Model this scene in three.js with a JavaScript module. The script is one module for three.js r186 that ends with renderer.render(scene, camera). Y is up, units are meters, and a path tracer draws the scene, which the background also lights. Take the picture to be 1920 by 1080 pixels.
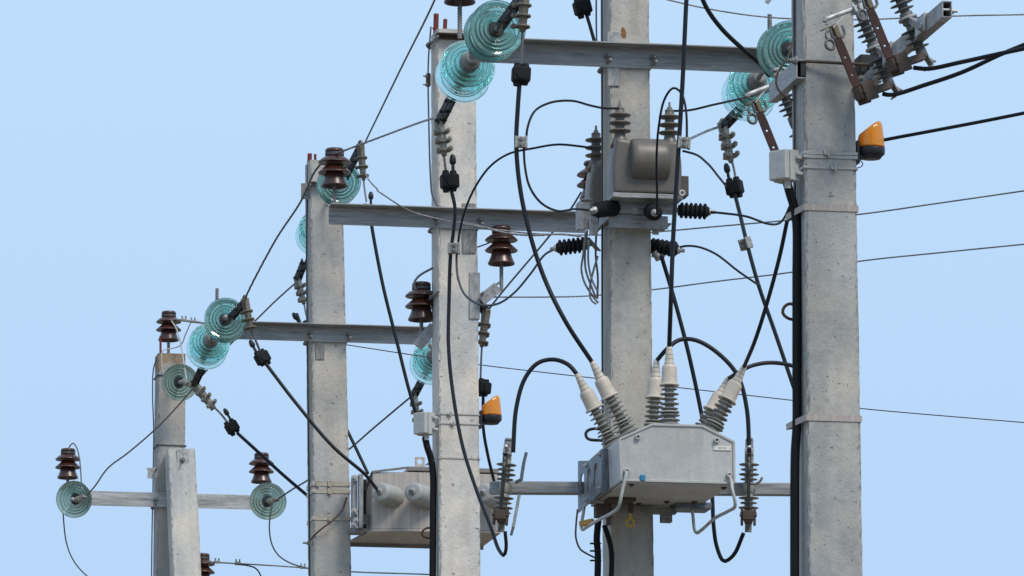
import * as THREE from 'three';
import { mergeGeometries, toCreasedNormals } from 'three/addons/utils/BufferGeometryUtils.js';
import { RoundedBoxGeometry } from 'three/addons/geometries/RoundedBoxGeometry.js';

// ------------------------------------------------------------------ camera, sky, sun, exposure
const scene = new THREE.Scene();
const F = 12000, PITCH = THREE.MathUtils.degToRad(10);        // long lens, looking up from the ground
const camera = new THREE.PerspectiveCamera(2 * Math.atan(540 / F) * 180 / Math.PI, 16 / 9, 1, 3000);
camera.position.set(0, 1.6, 0);
camera.rotation.set(PITCH, 0, 0);
camera.updateMatrixWorld();
const renderer = new THREE.WebGLRenderer({ antialias: true });
renderer.toneMapping = THREE.LinearToneMapping;
renderer.toneMappingExposure = 1.0;
renderer.shadowMap.enabled = true;

{ // pale hazy blue sky
  const W = 64, H = 128, a = new Float32Array(W * H * 4);
  const stops = [[-90, .30, .27, .23], [-3, .42, .42, .42], [0, .56, .71, .90], [7, .478, .676, .948], [10, .500, .700, .965], [13, .525, .730, .978], [40, .50, .66, .86], [90, .46, .60, .80]];
  for (let j = 0; j < H; j++) {
    const el = ((j + .5) / H - .5) * 180;
    let k = 0; while (k < stops.length - 2 && el > stops[k + 1][0]) k++;
    const A = stops[k], B = stops[k + 1], t = Math.min(1, Math.max(0, (el - A[0]) / (B[0] - A[0])));
    for (let i = 0; i < W; i++) { const o = (j * W + i) * 4; for (let c = 0; c < 3; c++) a[o + c] = A[c + 1] + (B[c + 1] - A[c + 1]) * t; a[o + 3] = 1; }
  }
  const sky = new THREE.DataTexture(a, W, H, THREE.RGBAFormat, THREE.FloatType);
  sky.mapping = THREE.EquirectangularReflectionMapping; sky.magFilter = sky.minFilter = THREE.LinearFilter; sky.needsUpdate = true;
  scene.background = sky; scene.environment = sky;
}
const sun = new THREE.DirectionalLight(new THREE.Color(1, .92, .82), 2.5);
{
  const az = THREE.MathUtils.degToRad(38), el = THREE.MathUtils.degToRad(50), t = new THREE.Vector3(0, 7, -31);
  sun.position.set(Math.sin(az) * Math.cos(el), Math.sin(el), Math.cos(az) * Math.cos(el)).multiplyScalar(40).add(t);
  sun.target.position.copy(t); scene.add(sun, sun.target);
  sun.castShadow = true; sun.shadow.radius = 36; sun.shadow.mapSize.set(4096, 4096);
  Object.assign(sun.shadow.camera, { left: -16, right: 16, top: 16, bottom: -16, near: 1, far: 90 });
}

// ------------------------------------------------------------------ helpers
const V = (x, y, z) => new THREE.Vector3(x, y, z);
function rng(s) { return () => { s |= 0; s = s + 0x6D2B79F5 | 0; let t = Math.imul(s ^ s >>> 15, 1 | s); t = t + Math.imul(t ^ t >>> 7, 61 | t) ^ t; return ((t ^ t >>> 14) >>> 0) / 4294967296; }; }
const cp = Math.cos(PITCH), sp = Math.sin(PITCH);
function P(px, py, d) {             // point seen at (px, py) standing d metres away
  const r = V((px - 960) / F, sp + cp * (540 - py) / F, -cp + sp * (540 - py) / F);
  return r.multiplyScalar(d / -r.z).add(camera.position);
}
const HD = THREE.MathUtils.degToRad(10.5);
const L = V(Math.sin(HD), 0, Math.cos(HD));      // along the row of poles, towards the viewer
const R = V(Math.cos(HD), 0, -Math.sin(HD));     // across the row, to the right
const U = V(0, 1, 0);
const D1 = 43.6, D2 = 38.6, D3 = 33.5, D4 = 28.4, D5 = 23.5;
const add = (p, r = 0, u = 0, l = 0) => p.clone().addScaledVector(R, r).addScaledVector(U, u).addScaledVector(L, l);

const taken = {};
function numbered(n) { if (!(n in taken)) { taken[n] = 0; return n; } taken[n]++; return n + '_' + String(taken[n]).padStart(3, '0'); }
function thing(name, label, category, base, group) {
  const o = new THREE.Group(); o.name = numbered(name); if (base) o.position.copy(base);
  o.userData = { label, category }; if (group) o.userData.group = group;
  scene.add(o); return o;
}
function fix(g) { g = g.index ? g.toNonIndexed() : g; for (const k of Object.keys(g.attributes)) if (!['position', 'normal', 'uv', 'color'].includes(k)) g.deleteAttribute(k); return g; }
function join(gs) { return gs.length === 1 ? gs[0] : mergeGeometries(gs.map(fix)); }
function mesh(name, geo, mat, parent) {
  const m = new THREE.Mesh(Array.isArray(geo) ? join(geo) : geo, mat); m.name = name; m.castShadow = m.receiveShadow = true; parent.add(m); return m;
}
// part whose geometry is in world coordinates
function wpart(t, name, geo, mat, parent) {
  const g = Array.isArray(geo) ? join(geo) : geo; g.translate(-t.position.x, -t.position.y, -t.position.z);
  return mesh(name, g, mat, parent || t);
}
function single(name, label, category, geo, mat, group) {   // a thing that is one mesh, world geometry
  const g = Array.isArray(geo) ? join(geo) : geo; g.computeBoundingBox();
  const c = g.boundingBox.getCenter(V()); c.y = g.boundingBox.min.y; g.translate(-c.x, -c.y, -c.z);
  const m = new THREE.Mesh(g, mat); m.name = numbered(name); m.position.copy(c); m.castShadow = m.receiveShadow = true;
  m.userData = { label, category }; if (group) m.userData.group = group; scene.add(m); return m;
}
function basis(y, z) { const Y = y.clone().normalize(), Z = z.clone().addScaledVector(Y, -z.dot(Y)).normalize(), X = Y.clone().cross(Z); return new THREE.Matrix4().makeBasis(X, Y, Z); }
function place(o, pos, y, z) { o.position.copy(pos); o.quaternion.setFromRotationMatrix(basis(y, z)); return o; }
function xf(g, pos, y, z) { const m = basis(y, z); m.setPosition(pos); return g.applyMatrix4(m); }
function anyPerp(d) { return Math.abs(d.y) > .9 ? V(0, 0, 1) : V(0, 1, 0); }
function bar(a, b, w, h, side) {                 // box from a to b, w along "side", h across
  const d = b.clone().sub(a), len = d.length(), g = new RoundedBoxGeometry(h, len, w, 1, Math.min(w, h) * .12);
  return xf(g, a.clone().add(b).multiplyScalar(.5), d, side || anyPerp(d.clone().normalize()));
}
function cyl(a, b, r1, r2 = r1, seg = 12) {
  const d = b.clone().sub(a), g = new THREE.CylinderGeometry(r2, r1, d.length(), seg);
  return xf(g, a.clone().add(b).multiplyScalar(.5), d, anyPerp(d.clone().normalize()));
}
function box(c, x, y, z, rx = R, b = .003) {     // box at c, x along R, y up, z along L
  return xf(new RoundedBoxGeometry(x, y, z, 1, Math.min(b, x * .3, y * .3, z * .3)), c, U, V().crossVectors(rx, U));
}
function bolt(p, dir, r = .009, h = .012, shank = .02) { const d = dir.clone().normalize(); return join([cyl(p.clone().addScaledVector(d, -.004), p.clone().addScaledVector(d, .004), r * 1.5, r * 1.5, 14), cyl(p, p.clone().addScaledVector(d, h), r, r, 6), cyl(p, p.clone().addScaledVector(d, h + shank), r * .55, r * .5, 10)]); }
function lathe(pts, seg = 32) { return new THREE.LatheGeometry(pts.map(p => new THREE.Vector2(p[0], p[1])), seg); }
function torus(c, axis, r, t, arc = Math.PI * 2, seg = 20) { return xf(new THREE.TorusGeometry(r, t, 7, seg, arc), c, anyPerp(axis), axis); }
function sweep(pts, r, o = {}) {                 // tube through points, with end caps
  const curve = new THREE.CatmullRomCurve3(pts, !!o.closed, 'centripetal', .5), len = curve.getLength();
  const n = o.n || Math.max(8, Math.min(160, Math.round(len / (o.step || .02)))), seg = o.seg || 8;
  const ps = curve.getSpacedPoints(n), pos = [], uv = [], idx = [];
  let T = ps[1].clone().sub(ps[0]).normalize(), N = anyPerp(T).clone(); N.addScaledVector(T, -N.dot(T)).normalize();
  for (let i = 0; i <= n; i++) {
    const t = (i < n ? ps[i + 1].clone().sub(ps[i]) : ps[n].clone().sub(ps[n - 1])).normalize();
    if (i > 0 && i < n) t.add(ps[i].clone().sub(ps[i - 1]).normalize()).normalize();
    N.addScaledVector(t, -N.dot(t)).normalize(); const B = t.clone().cross(N), s = len * i / n;
    for (let j = 0; j <= seg; j++) {
      const a = j / seg * Math.PI * 2, q = (typeof r === 'function' ? r(i / n) : r) * (o.fn ? o.fn(s, a, i) : 1);
      const p = ps[i].clone().addScaledVector(N, Math.cos(a) * q).addScaledVector(B, Math.sin(a) * q);
      pos.push(p.x, p.y, p.z); uv.push(j / seg * .06, s);
    }
  }
  for (let i = 0; i < n; i++) for (let j = 0; j < seg; j++) { const a = i * (seg + 1) + j, b = a + seg + 1; idx.push(a, b, a + 1, b, b + 1, a + 1); }
  if (!o.closed) for (const [k, f] of [[0, 1], [n, -1]]) {
    const c = pos.length / 3; pos.push(ps[k].x, ps[k].y, ps[k].z); uv.push(0, 0);
    for (let j = 0; j < seg; j++) { const a = k * (seg + 1) + j; f > 0 ? idx.push(c, a, a + 1) : idx.push(c, a + 1, a); }
  }
  const g = new THREE.BufferGeometry(); g.setAttribute('position', new THREE.Float32BufferAttribute(pos, 3)); g.setAttribute('uv', new THREE.Float32BufferAttribute(uv, 2)); g.setIndex(idx); g.computeVertexNormals(); return g;
}
const px = a => a.map(q => q.isVector3 ? q : P(q[0], q[1], q[2]));
const tips = [];

// ------------------------------------------------------------------ procedural textures and materials
function lattice(n, seed) { const r = rng(seed), a = new Float32Array(n * n); for (let i = 0; i < n * n; i++) a[i] = r(); return (x, y) => { const xi = Math.floor(x), yi = Math.floor(y), fx = x - xi, fy = y - yi, sx = fx * fx * (3 - 2 * fx), sy = fy * fy * (3 - 2 * fy), m = v => ((v % n) + n) % n; const A = a[m(yi) * n + m(xi)], B = a[m(yi) * n + m(xi + 1)], C = a[m(yi + 1) * n + m(xi)], Dd = a[m(yi + 1) * n + m(xi + 1)]; return A + (B - A) * sx + (C - A) * sy + (A - B - C + Dd) * sx * sy; }; }
function tex(S, fn, srgb, rep = 1) {
  const d = new Uint8Array(S * S * 4); for (let j = 0; j < S; j++) for (let i = 0; i < S; i++) { const v = fn(i, j), o = (j * S + i) * 4; for (let c = 0; c < 3; c++) d[o + c] = Math.max(0, Math.min(255, (Array.isArray(v) ? v[c] : v) * 255)); d[o + 3] = 255; }
  const t = new THREE.DataTexture(d, S, S); t.wrapS = t.wrapT = THREE.RepeatWrapping; t.magFilter = THREE.LinearFilter; t.minFilter = THREE.LinearMipmapLinearFilter; t.generateMipmaps = true; if (srgb) t.colorSpace = THREE.SRGBColorSpace; t.repeat.set(rep, rep); t.needsUpdate = true; return t;
}
const CS = 1024;                                 // concrete, one tile = 1.6 m
const cn = [4, 8, 16, 64, 128, 256].map((n, i) => [n, lattice(n, 11 + i)]);
const pit = new Float32Array(CS * CS);
{
  const r = rng(77);
  for (let k = 0; k < 620; k++) {
    const cx = r() * CS, cy = r() * CS, big = r(), rad = big > .93 ? 3 + r() * 2.6 : .9 + r() * 1.5, e = .6 + r() * .8, q = rad * 2 | 0;
    for (let y = -q; y <= q; y++) for (let x = -q; x <= q; x++) { const dd = Math.hypot(x * e, y / e) / rad; if (dd < 1) { const o = (((cy + y | 0) + CS) % CS) * CS + ((cx + x | 0) + CS) % CS; pit[o] = Math.max(pit[o], 1 - dd * dd * .6); } }
  }
}
const cf = (i, j) => { const s = k => cn[k][1](i / CS * cn[k][0], j / CS * cn[k][0]); return s; };
const concMap = tex(CS, (i, j) => {
  const s = cf(i, j), blotch = s(0) * .35 + s(1) * .35 + s(2) * .3, fine = s(3) * .3 + s(4) * .3 + s(5) * .4;
  const streak = cn[3][1](i / CS * 64, j / CS * 3) - .5;
  let v = .85 + (blotch - .5) * .20 + (fine - .5) * .12 + streak * .05 - pit[j * CS + i] * .24;
  const w = (s(2) - .5) * .03 + (s(0) - .5) * .03;
  return [v + w, v, v - w * 1.3];
}, true);
const concBump = tex(CS, (i, j) => { const s = cf(i, j); return .62 + (s(3) - .5) * .18 + (s(5) - .5) * .22 + (s(2) - .5) * .15 - pit[j * CS + i] * .55; });
for (const t of [concMap, concBump]) t.repeat.set(1 / 1.6, 1 / 1.6);
const mN = [[6, lattice(6, 31)], [20, lattice(20, 32)], [64, lattice(64, 33)], [128, lattice(128, 34)]];
const mottle = tex(256, (i, j) => { const s = k => mN[k][1](i / 256 * mN[k][0], j / 256 * mN[k][0]); return .80 + (s(0) - .5) * .22 + (s(1) - .5) * .18 + (s(2) - .5) * .14 + (s(3) - .5) * .10; }, true);
const mottleR = tex(256, (i, j) => { const s = k => mN[k][1](i / 256 * mN[k][0], j / 256 * mN[k][0]); return .62 + (s(0) - .5) * .3 + (s(2) - .5) * .3; });
const mottle2 = mottle.clone(); mottle2.repeat.set(3, 3); mottle2.needsUpdate = true;
const streakMap = tex(256, (i, j) => { const a = mN[3][1](i / 256 * 128, j / 256 * 2), b = mN[2][1](i / 256 * 64, j / 256 * 3), c = mN[1][1](i / 256 * 20, j / 256 * 6); const v = .86 + (a - .5) * .11 + (b - .5) * .06 + (c - .5) * .06; return [v, v * .985, v * .97]; }, true);
streakMap.repeat.set(1.7, 1.7);
const dirtMap = tex(512, (i, j) => { const s = k => mN[k][1](i / 512 * mN[k][0], j / 512 * mN[k][0]); const b = s(0) * .5 + s(1) * .3 + s(2) * .2; const d = mN[2][1](i / 512 * 64, j / 512 * 5) - .5, v = .91 + (b - .5) * .15 + (s(3) - .5) * .05 + Math.min(0, d + .2) * .18; return [v, v * .995, v * .98]; }, true);

const std = o => new THREE.MeshStandardMaterial(o), phy = o => new THREE.MeshPhysicalMaterial(o);
const lin = (r, g, b) => new THREE.Color().setRGB(r, g, b);
const conc = (r, g, b) => std({ color: lin(r, g, b), map: concMap, bumpMap: concBump, bumpScale: .003, roughness: .93, vertexColors: true });
const M = {
  galv: std({ color: lin(.50, .505, .51), map: mottle, roughnessMap: mottleR, roughness: .9, metalness: .35 }),
  galvDull: std({ color: lin(.36, .36, .355), map: mottle, roughness: .72, metalness: .2 }),
  galvBright: std({ color: lin(.66, .66, .65), map: mottle, roughness: .5, metalness: .5 }),
  darkSteel: std({ color: lin(.055, .055, .06), map: mottle2, roughness: .6, metalness: .4 }),
  castAlu: std({ color: lin(.46, .43, .37), map: mottle2, roughness: .55, metalness: .45 }),
  castDark: std({ color: lin(.17, .175, .18), map: mottle2, roughness: .55, metalness: .4 }),
  castOlive: std({ color: lin(.25, .22, .17), map: mottle2, roughness: .6, metalness: .3 }),
  stainless: std({ color: lin(.60, .575, .53), map: mottle, roughness: .45, metalness: .7 }),
  bandSteel: std({ color: lin(.66, .59, .48), map: mottle, roughness: .45, metalness: .2 }),
  bandPink: std({ color: lin(.64, .56, .51), map: mottle2, roughness: .6 }),
  rustRed: std({ color: lin(.26, .045, .03), map: mottle2, roughness: .85 }),
  rust: std({ color: lin(.16, .085, .05), map: mottle2, roughness: .85 }),
  porc: phy({ color: lin(.075, .021, .013), map: mottle2, roughness: .38, clearcoat: .4, clearcoatRoughness: .22 }),
  black: std({ color: lin(.012, .013, .016), roughness: .5 }),
  blackMatte: phy({ color: lin(.009, .010, .012), roughness: .75, specularIntensity: .55 }),
  cable: phy({ color: lin(.008, .010, .016), roughness: .5, specularIntensity: .6 }),
  cableGrey: std({ color: lin(.075, .085, .10), roughness: .55 }),
  wire: std({ color: lin(.30, .30, .31), map: mottle2, roughness: .55, metalness: .5 }),
  wireDark: std({ color: lin(.085, .085, .09), roughness: .6, metalness: .3 }),
  wireWhite: std({ color: lin(.5, .49, .47), roughness: .6 }),
  wireBrown: std({ color: lin(.11, .06, .045), roughness: .6 }),
  silicone: std({ color: lin(.30, .295, .275), map: dirtMap, roughness: .6 }),
  siliconeCool: std({ color: lin(.15, .155, .165), map: dirtMap, roughness: .55 }),
  boot: std({ color: lin(.66, .59, .51), map: dirtMap, roughness: .55 }),
  bootSeam: std({ color: lin(.30, .24, .19), roughness: .7 }),
  paint: std({ color: lin(.54, .545, .55), map: dirtMap, roughness: .42 }),
  panel: std({ color: lin(.20, .235, .275), map: mottle, roughness: .45, metalness: .3 }),
  epoxy: std({ color: lin(.168, .152, .136), map: dirtMap, roughness: .42 }),
  epoxyDark: std({ color: lin(.085, .075, .068), map: dirtMap, roughness: .5 }),
  steelBox: std({ color: lin(.62, .575, .535), map: streakMap, roughness: .55, metalness: .25 }),
  plastic: std({ color: lin(.56, .57, .56), map: dirtMap, roughness: .5 }),
  bushGrey: std({ color: lin(.43, .44, .44), map: dirtMap, roughness: .45 }),
  fuse: std({ color: lin(.085, .034, .027), map: mottle2, roughness: .6 }),
  brown: std({ color: lin(.12, .085, .065), map: mottle2, roughness: .7, metalness: .1 }),
  brass: std({ color: lin(.21, .175, .11), map: mottle2, roughness: .5, metalness: .5 }),
  yellow: std({ color: lin(.55, .36, .02), roughness: .5 }),
  handle: std({ color: lin(.65, .36, .09), map: dirtMap, roughness: .5 }),
  blue: std({ color: lin(.01, .20, .36), roughness: .5 }),
  plate: std({ color: lin(.8, .78, .74), roughness: .4, metalness: .3 }),
  lampBlack: std({ color: lin(.013, .014, .022), roughness: .4 }),
  amber: phy({ color: lin(.92, .37, .006), roughness: .18, transmission: .45, thickness: 0, clearcoat: .6, clearcoatRoughness: .1 }),
  amberCore: std({ color: lin(.7, .3, .05), roughness: .5 }),
  glass: phy({ color: lin(.64, .88, .86), roughness: .06, transmission: .86, ior: 1.5, thickness: .02, attenuationColor: lin(.28, .70, .66), attenuationDistance: .10 }),
  glassClear: phy({ color: lin(.74, .94, .92), roughness: .04, transmission: .95, ior: 1.5, thickness: .02, attenuationColor: lin(.28, .74, .70), attenuationDistance: .095 }),
  glassDusty: phy({ color: lin(.50, .63, .57), roughness: .14, transmission: .68, ior: 1.5, thickness: .02, attenuationColor: lin(.34, .66, .60), attenuationDistance: .09 }),
  ground: std({ color: lin(.21, .18, .145), map: dirtMap, roughness: .95 }),
};

// ------------------------------------------------------------------ ground
{
  const g = new THREE.PlaneGeometry(3000, 3000); g.rotateX(-Math.PI / 2);
  const u = g.attributes.uv; for (let i = 0; i < u.count; i++) u.setXY(i, u.getX(i) * 1500, u.getY(i) * 1500);
  const m = mesh('ground', g, M.ground, scene); m.userData = { kind: 'structure', label: 'bare sandy ground far below the line', category: 'ground' };
}

// ------------------------------------------------------------------ concrete poles
const pn = lattice(64, 5), pn2 = lattice(128, 6);
function poleGeo(hTop, wTop, taper, seed, stain) {  // local: base at y=0, x along R, z along L
  const step = .013, n = Math.round(hTop / step), pos = [], uv = [], col = [], idx = [];
  const ring = []; // unit outline with bevelled corners
  const c = .075; for (let s = 0; s < 4; s++) { const a = s * Math.PI / 2, rot = (x, y) => [x * Math.cos(a) - y * Math.sin(a), x * Math.sin(a) + y * Math.cos(a)];
    for (const [x, y, e] of [[1, -1 + c, 1], [1, -.86, 0], [1, -.6, 0], [1, -.35, 0], [1, -.12, 0], [1, .12, 0], [1, .35, 0], [1, .6, 0], [1, .86, 0], [1, 1 - c, 1], [1 - c * .3, 1 - c * .3, 2]]) ring.push([...rot(x, y), e]); }
  const m = ring.length; let per = [0]; for (let i = 1; i <= m; i++) per.push(per[i - 1] + Math.hypot(ring[i % m][0] - ring[i - 1][0], ring[i % m][1] - ring[i - 1][1]));
  const so = seed * .37;
  for (let k = 0; k <= n; k++) {
    const y = Math.min(hTop, k * step), w = (wTop + taper * (hTop - y)) / 2;
    for (let j = 0; j <= m; j++) {
      const q = ring[j % m], e = q[2]; let o = (pn(j % m * 1.7 + seed * 9, y * 9) - .5) * .0008;
      if (e) { const a = pn2((j % m) * 3.1 + seed * 5, y * 33), b = pn(j % m + seed, y * 11); o -= Math.max(0, a * .6 + b * .5 - .55) * .010; }
      const f = 1 + o / w; pos.push(q[0] * w * f, y, q[1] * w * f); uv.push(per[j] * .095 + so, y + so * 1.7);
      const ag = e ? pn2((j % m) * 2.3 + seed * 7, y * 74) * .75 + pn(j + seed * 3, y * 17) * .35 : 0, am = ag > .70 ? .55 : ag > .62 ? .78 : 1;
      const cc = stain ? stain(y, q[0], q[1], e) : null; const k3 = cc || [1, 1, 1]; col.push(am * k3[0], am * .985 * k3[1], am * .96 * k3[2]);
    }
  }
  for (let k = 0; k < n; k++) for (let j = 0; j < m; j++) { const a = k * (m + 1) + j, b = a + m + 1; idx.push(a, b, a + 1, b, b + 1, a + 1); }
  const ct = pos.length / 3; pos.push(0, hTop + .006, 0); uv.push(so, so); col.push(1, 1, 1);
  for (let j = 0; j < m; j++) { const a = n * (m + 1) + j; idx.push(a, ct, a + 1); }
  const g = new THREE.BufferGeometry(); g.setAttribute('position', new THREE.Float32BufferAttribute(pos, 3)); g.setAttribute('uv', new THREE.Float32BufferAttribute(uv, 2)); g.setAttribute('color', new THREE.Float32BufferAttribute(col, 3)); g.setIndex(idx);
  return toCreasedNormals(g, .5);
}
// damp and weathered patches with ragged outlines, as the photograph shows on the shafts
const bn = lattice(64, 17), bn2 = lattice(64, 18);
const blot = (seed, th, amt) => (y, x, z, e) => { const u = (Math.abs(x) > Math.abs(z) ? z + 4 * Math.sign(x) : x + 9 * Math.sign(z)), n = bn(u * 1.3 + seed * 5 + 30, y * 2.4 + seed) * .62 + bn2(u * 4 + seed + 20, y * 9) * .25 + bn(u * 9 + 40, y * 26) * .13; return n > th + .03 ? amt : n > th ? amt.map(v => (1 + v) / 2) : null; };
function pole(label, cA, cB, d, wTop, yTop, taper, mat, seed, stain) {   // cA, cB: pixel points of the centre line
  const A = P(cA[0], cA[1], d), B = P(cB[0], cB[1], d), dir = A.clone().sub(B).normalize();
  const base = A.clone().addScaledVector(dir, -A.y / dir.y), top = A.clone().addScaledVector(dir, (yTop - A.y) / dir.y), H = top.distanceTo(base);
  const o = thing('concrete_pole', label, 'utility pole', base, 'concrete poles standing in a row');
  o.quaternion.setFromRotationMatrix(basis(dir, L));
  mesh('shaft', poleGeo(H, wTop, taper, seed, stain), mat, o);
  const X = R.clone().addScaledVector(dir, -R.dot(dir)).normalize();
  return { o, d, dir, base, H, half: y => (wTop + taper * (H - (y - base.y))) / 2, c: y => base.clone().addScaledVector(dir, (y - base.y) / dir.y), mat };
}
const yAt = (py, d) => P(960, py, d).y;
const p5 = pole('nearest grey concrete pole at the right carrying the junction box and amber lamp', [1543, 100], [1554, 1000], D5, .186, 9.0, .0050, conc(.57, .57, .555), 1, blot(1, .56, [.86, .87, .87]));
const stain4 = blot(2, .57, [.85, .845, .84]);
const p4 = pole('concrete pole behind the grey recloser tank, top out of view', [1173, 100], [1177, 900], D4, .180, 8.95, .0046, conc(.62, .60, .56), 2, stain4);
const p3 = pole('pale concrete pole with rusty bars on its top left of the recloser', [850, 150], [855, 900], D3, .208, yAt(62, D3), .0040, conc(.84, .81, .77), 3, blot(3, .62, [.92, .91, .89]));
const p2 = pole('concrete pole second from left with three steel bands', [608, 400], [617, 1000], D2, .202, yAt(306, D2), .012, conc(.61, .60, .58), 4, blot(4, .56, [.89, .89, .89]));
const sn = lattice(64, 91);
const p1 = pole('farthest leftmost concrete pole with rust stained top', [319, 700], [317, 1000], D1, .190, yAt(665, D1), .003, conc(.54, .53, .51), 5,
  (y, x, z) => { const t = yAt(665, D1) - y, a = sn(x * 5 + z * 3 + 20, y * 14) * .8 + sn(x * 9 + 7, y * 40) * .4; return t < .13 && a * .20 > t * 1.1 ? [.86, .66, .49] : null; });
// rusty bars on pole tops, lifting loops
function rod(t, name, pts, r, mat) { const m = wpartRot(t, name, sweep(pts, r, { step: .012 }), mat); return m; }
function wpartRot(t, name, geo, mat, parent) { t.updateMatrixWorld(); const g = Array.isArray(geo) ? join(geo) : geo; g.applyMatrix4(t.matrixWorld.clone().invert()); return mesh(name, g, mat, parent || t); }
rod(p3.o, 'rebar_stub', [P(817, 62, D3 - .03), P(818, 26, D3 - .03)], .014, M.rustRed);
rod(p3.o, 'rebar_stub', [P(834, 60, D3 + .06), P(835, 36, D3 + .06)], .011, M.rustRed);
wpartRot(p3.o, 'rebar_stub', bar(P(812, 55, D3 - .09), P(819, 46, D3 - .09), .014, .012), M.rustRed);
rod(p2.o, 'rebar_stub', [P(580, 305, D2 - .05), P(581, 288, D2 - .05)], .014, M.rustRed);
rod(p2.o, 'rebar_stub', [P(591, 305, D2 - .03), P(591, 289, D2 - .03)], .008, M.rustRed);
rod(p1.o, 'rebar_stub', [P(301, 668, D1 - .05), P(301, 630, D1 - .05)], .008, M.rustRed);
rod(p5.o, 'lifting_loop', px([[1492, 571, D5], [1478, 570, D5], [1469, 578, D5], [1468, 588, D5], [1478, 597, D5], [1492, 600, D5]]), .006, M.rust);
rod(p4.o, 'lifting_loop', px([[1130, 805, D4], [1112, 804, D4], [1101, 808, D4], [1098, 815, D4], [1103, 823, D4], [1130, 826, D4]]), .007, M.black);
rod(p3.o, 'lifting_loop', px([[815, 991, D3], [800, 990, D3], [792, 997, D3], [791, 1003, D3], [798, 1008, D3], [815, 1009, D3]]), .005, M.rust);
{ const g = new THREE.BufferGeometry(), q = add(P(1161, 70, D4), 0, 0, 0), y = q.y, c = p4.c(y), rr = rng(4), pts = [], n = 22; q.copy(add(c, q.clone().sub(c).dot(R), 0, p4.half(y) + .0012)); const sh = new THREE.Shape(); for (let i = 0; i < n; i++) { const a = i / n * Math.PI * 2, k = .8 + rr() * .4; pts.push(new THREE.Vector2(Math.cos(a) * .012 * k, Math.sin(a) * .026 * k)); } sh.setFromPoints(pts); wpartRot(p4.o, 'rust_patch', xf(new THREE.ShapeGeometry(sh), q, U, L), std({ color: lin(.36, .18, .08), map: mottle2, roughness: .95 })); }
// short brace pole leaning on the farthest pole
{
  const T = P(337, 848, D1 - .17), B = P(348, 1080, D1 - .30), dir = T.clone().sub(B).normalize(), base = T.clone().addScaledVector(dir, -T.y / dir.y), H = T.distanceTo(base);
  const o = thing('brace_pole', 'light concrete brace leaning against the farthest pole, steel plate at its head', 'utility pole', base);
  o.quaternion.setFromRotationMatrix(basis(dir, L)); mesh('shaft', poleGeo(H, .188, .0045, 7, null), conc(.74, .73, .70), o);
  const q = add(P(339, 860, D1 - .17), 0, 0, .105);
  wpartRot(o, 'head_plate', [box(q, .082, .105, .008), ], M.galvBright);
  wpartRot(o, 'head_bolt', bolt(add(P(338, 867, D1 - .17), 0, 0, .11), L.clone().addScaledVector(U, -.1), .013, .016, .04), M.galvDull);
}

// ------------------------------------------------------------------ crossarms
function loopAround(pl, y, r, off = .012) {
  const c = pl.c(y), h = pl.half(y) + off, q = []; for (const [a, b] of [[-1, 1], [-1, .9], [-1, -.9], [-.9, -1], [.9, -1], [1, -.9], [1, .9], [1, 1]]) q.push(add(c, a * h, 0, b * h));
  q[0] = add(c, -h, 0, h + .07); q[7] = add(c, h, 0, h + .07); return sweep(q, r, { n: 90 });
}
const crossGroup = 'steel crossarms bolted to the poles';
function crossarm(pl, label, pyC, left, right, mat, back) {
  const y = P(0, pyC, pl.d).y, c = pl.c(y), hw = pl.half(y), f = add(c, 0, 0, hw + .010);
  const A = add(f, -left), B = add(f, right), o = thing('steel_crossarm', label, 'crossarm', add(f, 0, -.05), crossGroup);
  wpart(o, 'web', bar(A, B, .1, .006, U), mat);
  if (back) { wpart(o, 'top_flange', [bar(add(A, 0, .0465, -.046), add(f, -hw - .01, .0465, -.046), .086, .006, L), bar(add(f, hw + .01, .0465, -.046), add(B, 0, .0465, -.046), .086, .006, L)], mat); } else wpart(o, 'top_flange', bar(add(A, 0, .0465, .046), add(B, 0, .0465, .046), .086, .006, L), mat);
  for (const s of [-1, 1]) wpart(o, 'bolt', bolt(add(f, s * (hw + .012), -.002, .004), L, .012, .014, .03), M.galvDull);
  wpart(o, 'u_bolt', loopAround(pl, y - .03, .008), M.galvDull);
  return { y, c, f, A, B, o };
}
const x4 = crossarm(p4, 'long grey steel crossarm across the pole behind the recloser, at the top', 116, .74, .68, M.galv);
const x3 = crossarm(p3, 'long grey steel crossarm below the brown porcelain insulator on the pale middle pole', 419, .695, .69, M.galv);
const x2 = crossarm(p2, 'grey steel crossarm running behind the pale pole, second from left', 632, .66, .62, M.galv);
const x1 = crossarm(p1, 'pale steel crossarm on the farthest pole, lowest of the crossarms', 942, .66, .68, M.galvBright, true);
wpart(x4.o, 'backing_plate', box(add(x4.c, -.075, -.01, p4.half(x4.y) + .005), .058, .25, .006), M.galv);
wpart(x2.o, 'backing_plate', box(add(x2.c, -.055, -.06, p2.half(x2.y) + .004), .055, .2, .006), M.galvDull);
wpart(x3.o, 'backing_plate', box(add(x3.c, .06, -.045, p3.half(x3.y) + .004), .075, .27, .006), M.galvDull);
{ // lower box-section arm on the recloser pole
  const y = yAt(916, D4), c = p4.c(y), A = P(919, 915, D4 - .135), B = P(1492, 918, D4 - .14), f = A.clone().lerp(B, .5);
  const o = thing('box_crossarm', 'straight box section arm behind the recloser tank holding two fuse cutouts', 'crossarm', add(f, 0, -.03));
  wpart(o, 'beam', bar(A, B, .056, .052, U), M.galv);
  wpart(o, 'u_bolt', loopAround(p4, y, .007, .012), M.galvDull);
  wpart(o, 'bolt', bolt(add(A, .035, 0, .028), L, .01, .014, .01), M.galvDull);
  wpart(o, 'bolt', bolt(add(B, -.2, 0, .028), L, .01, .014, .01), M.galvDull);
}
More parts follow.
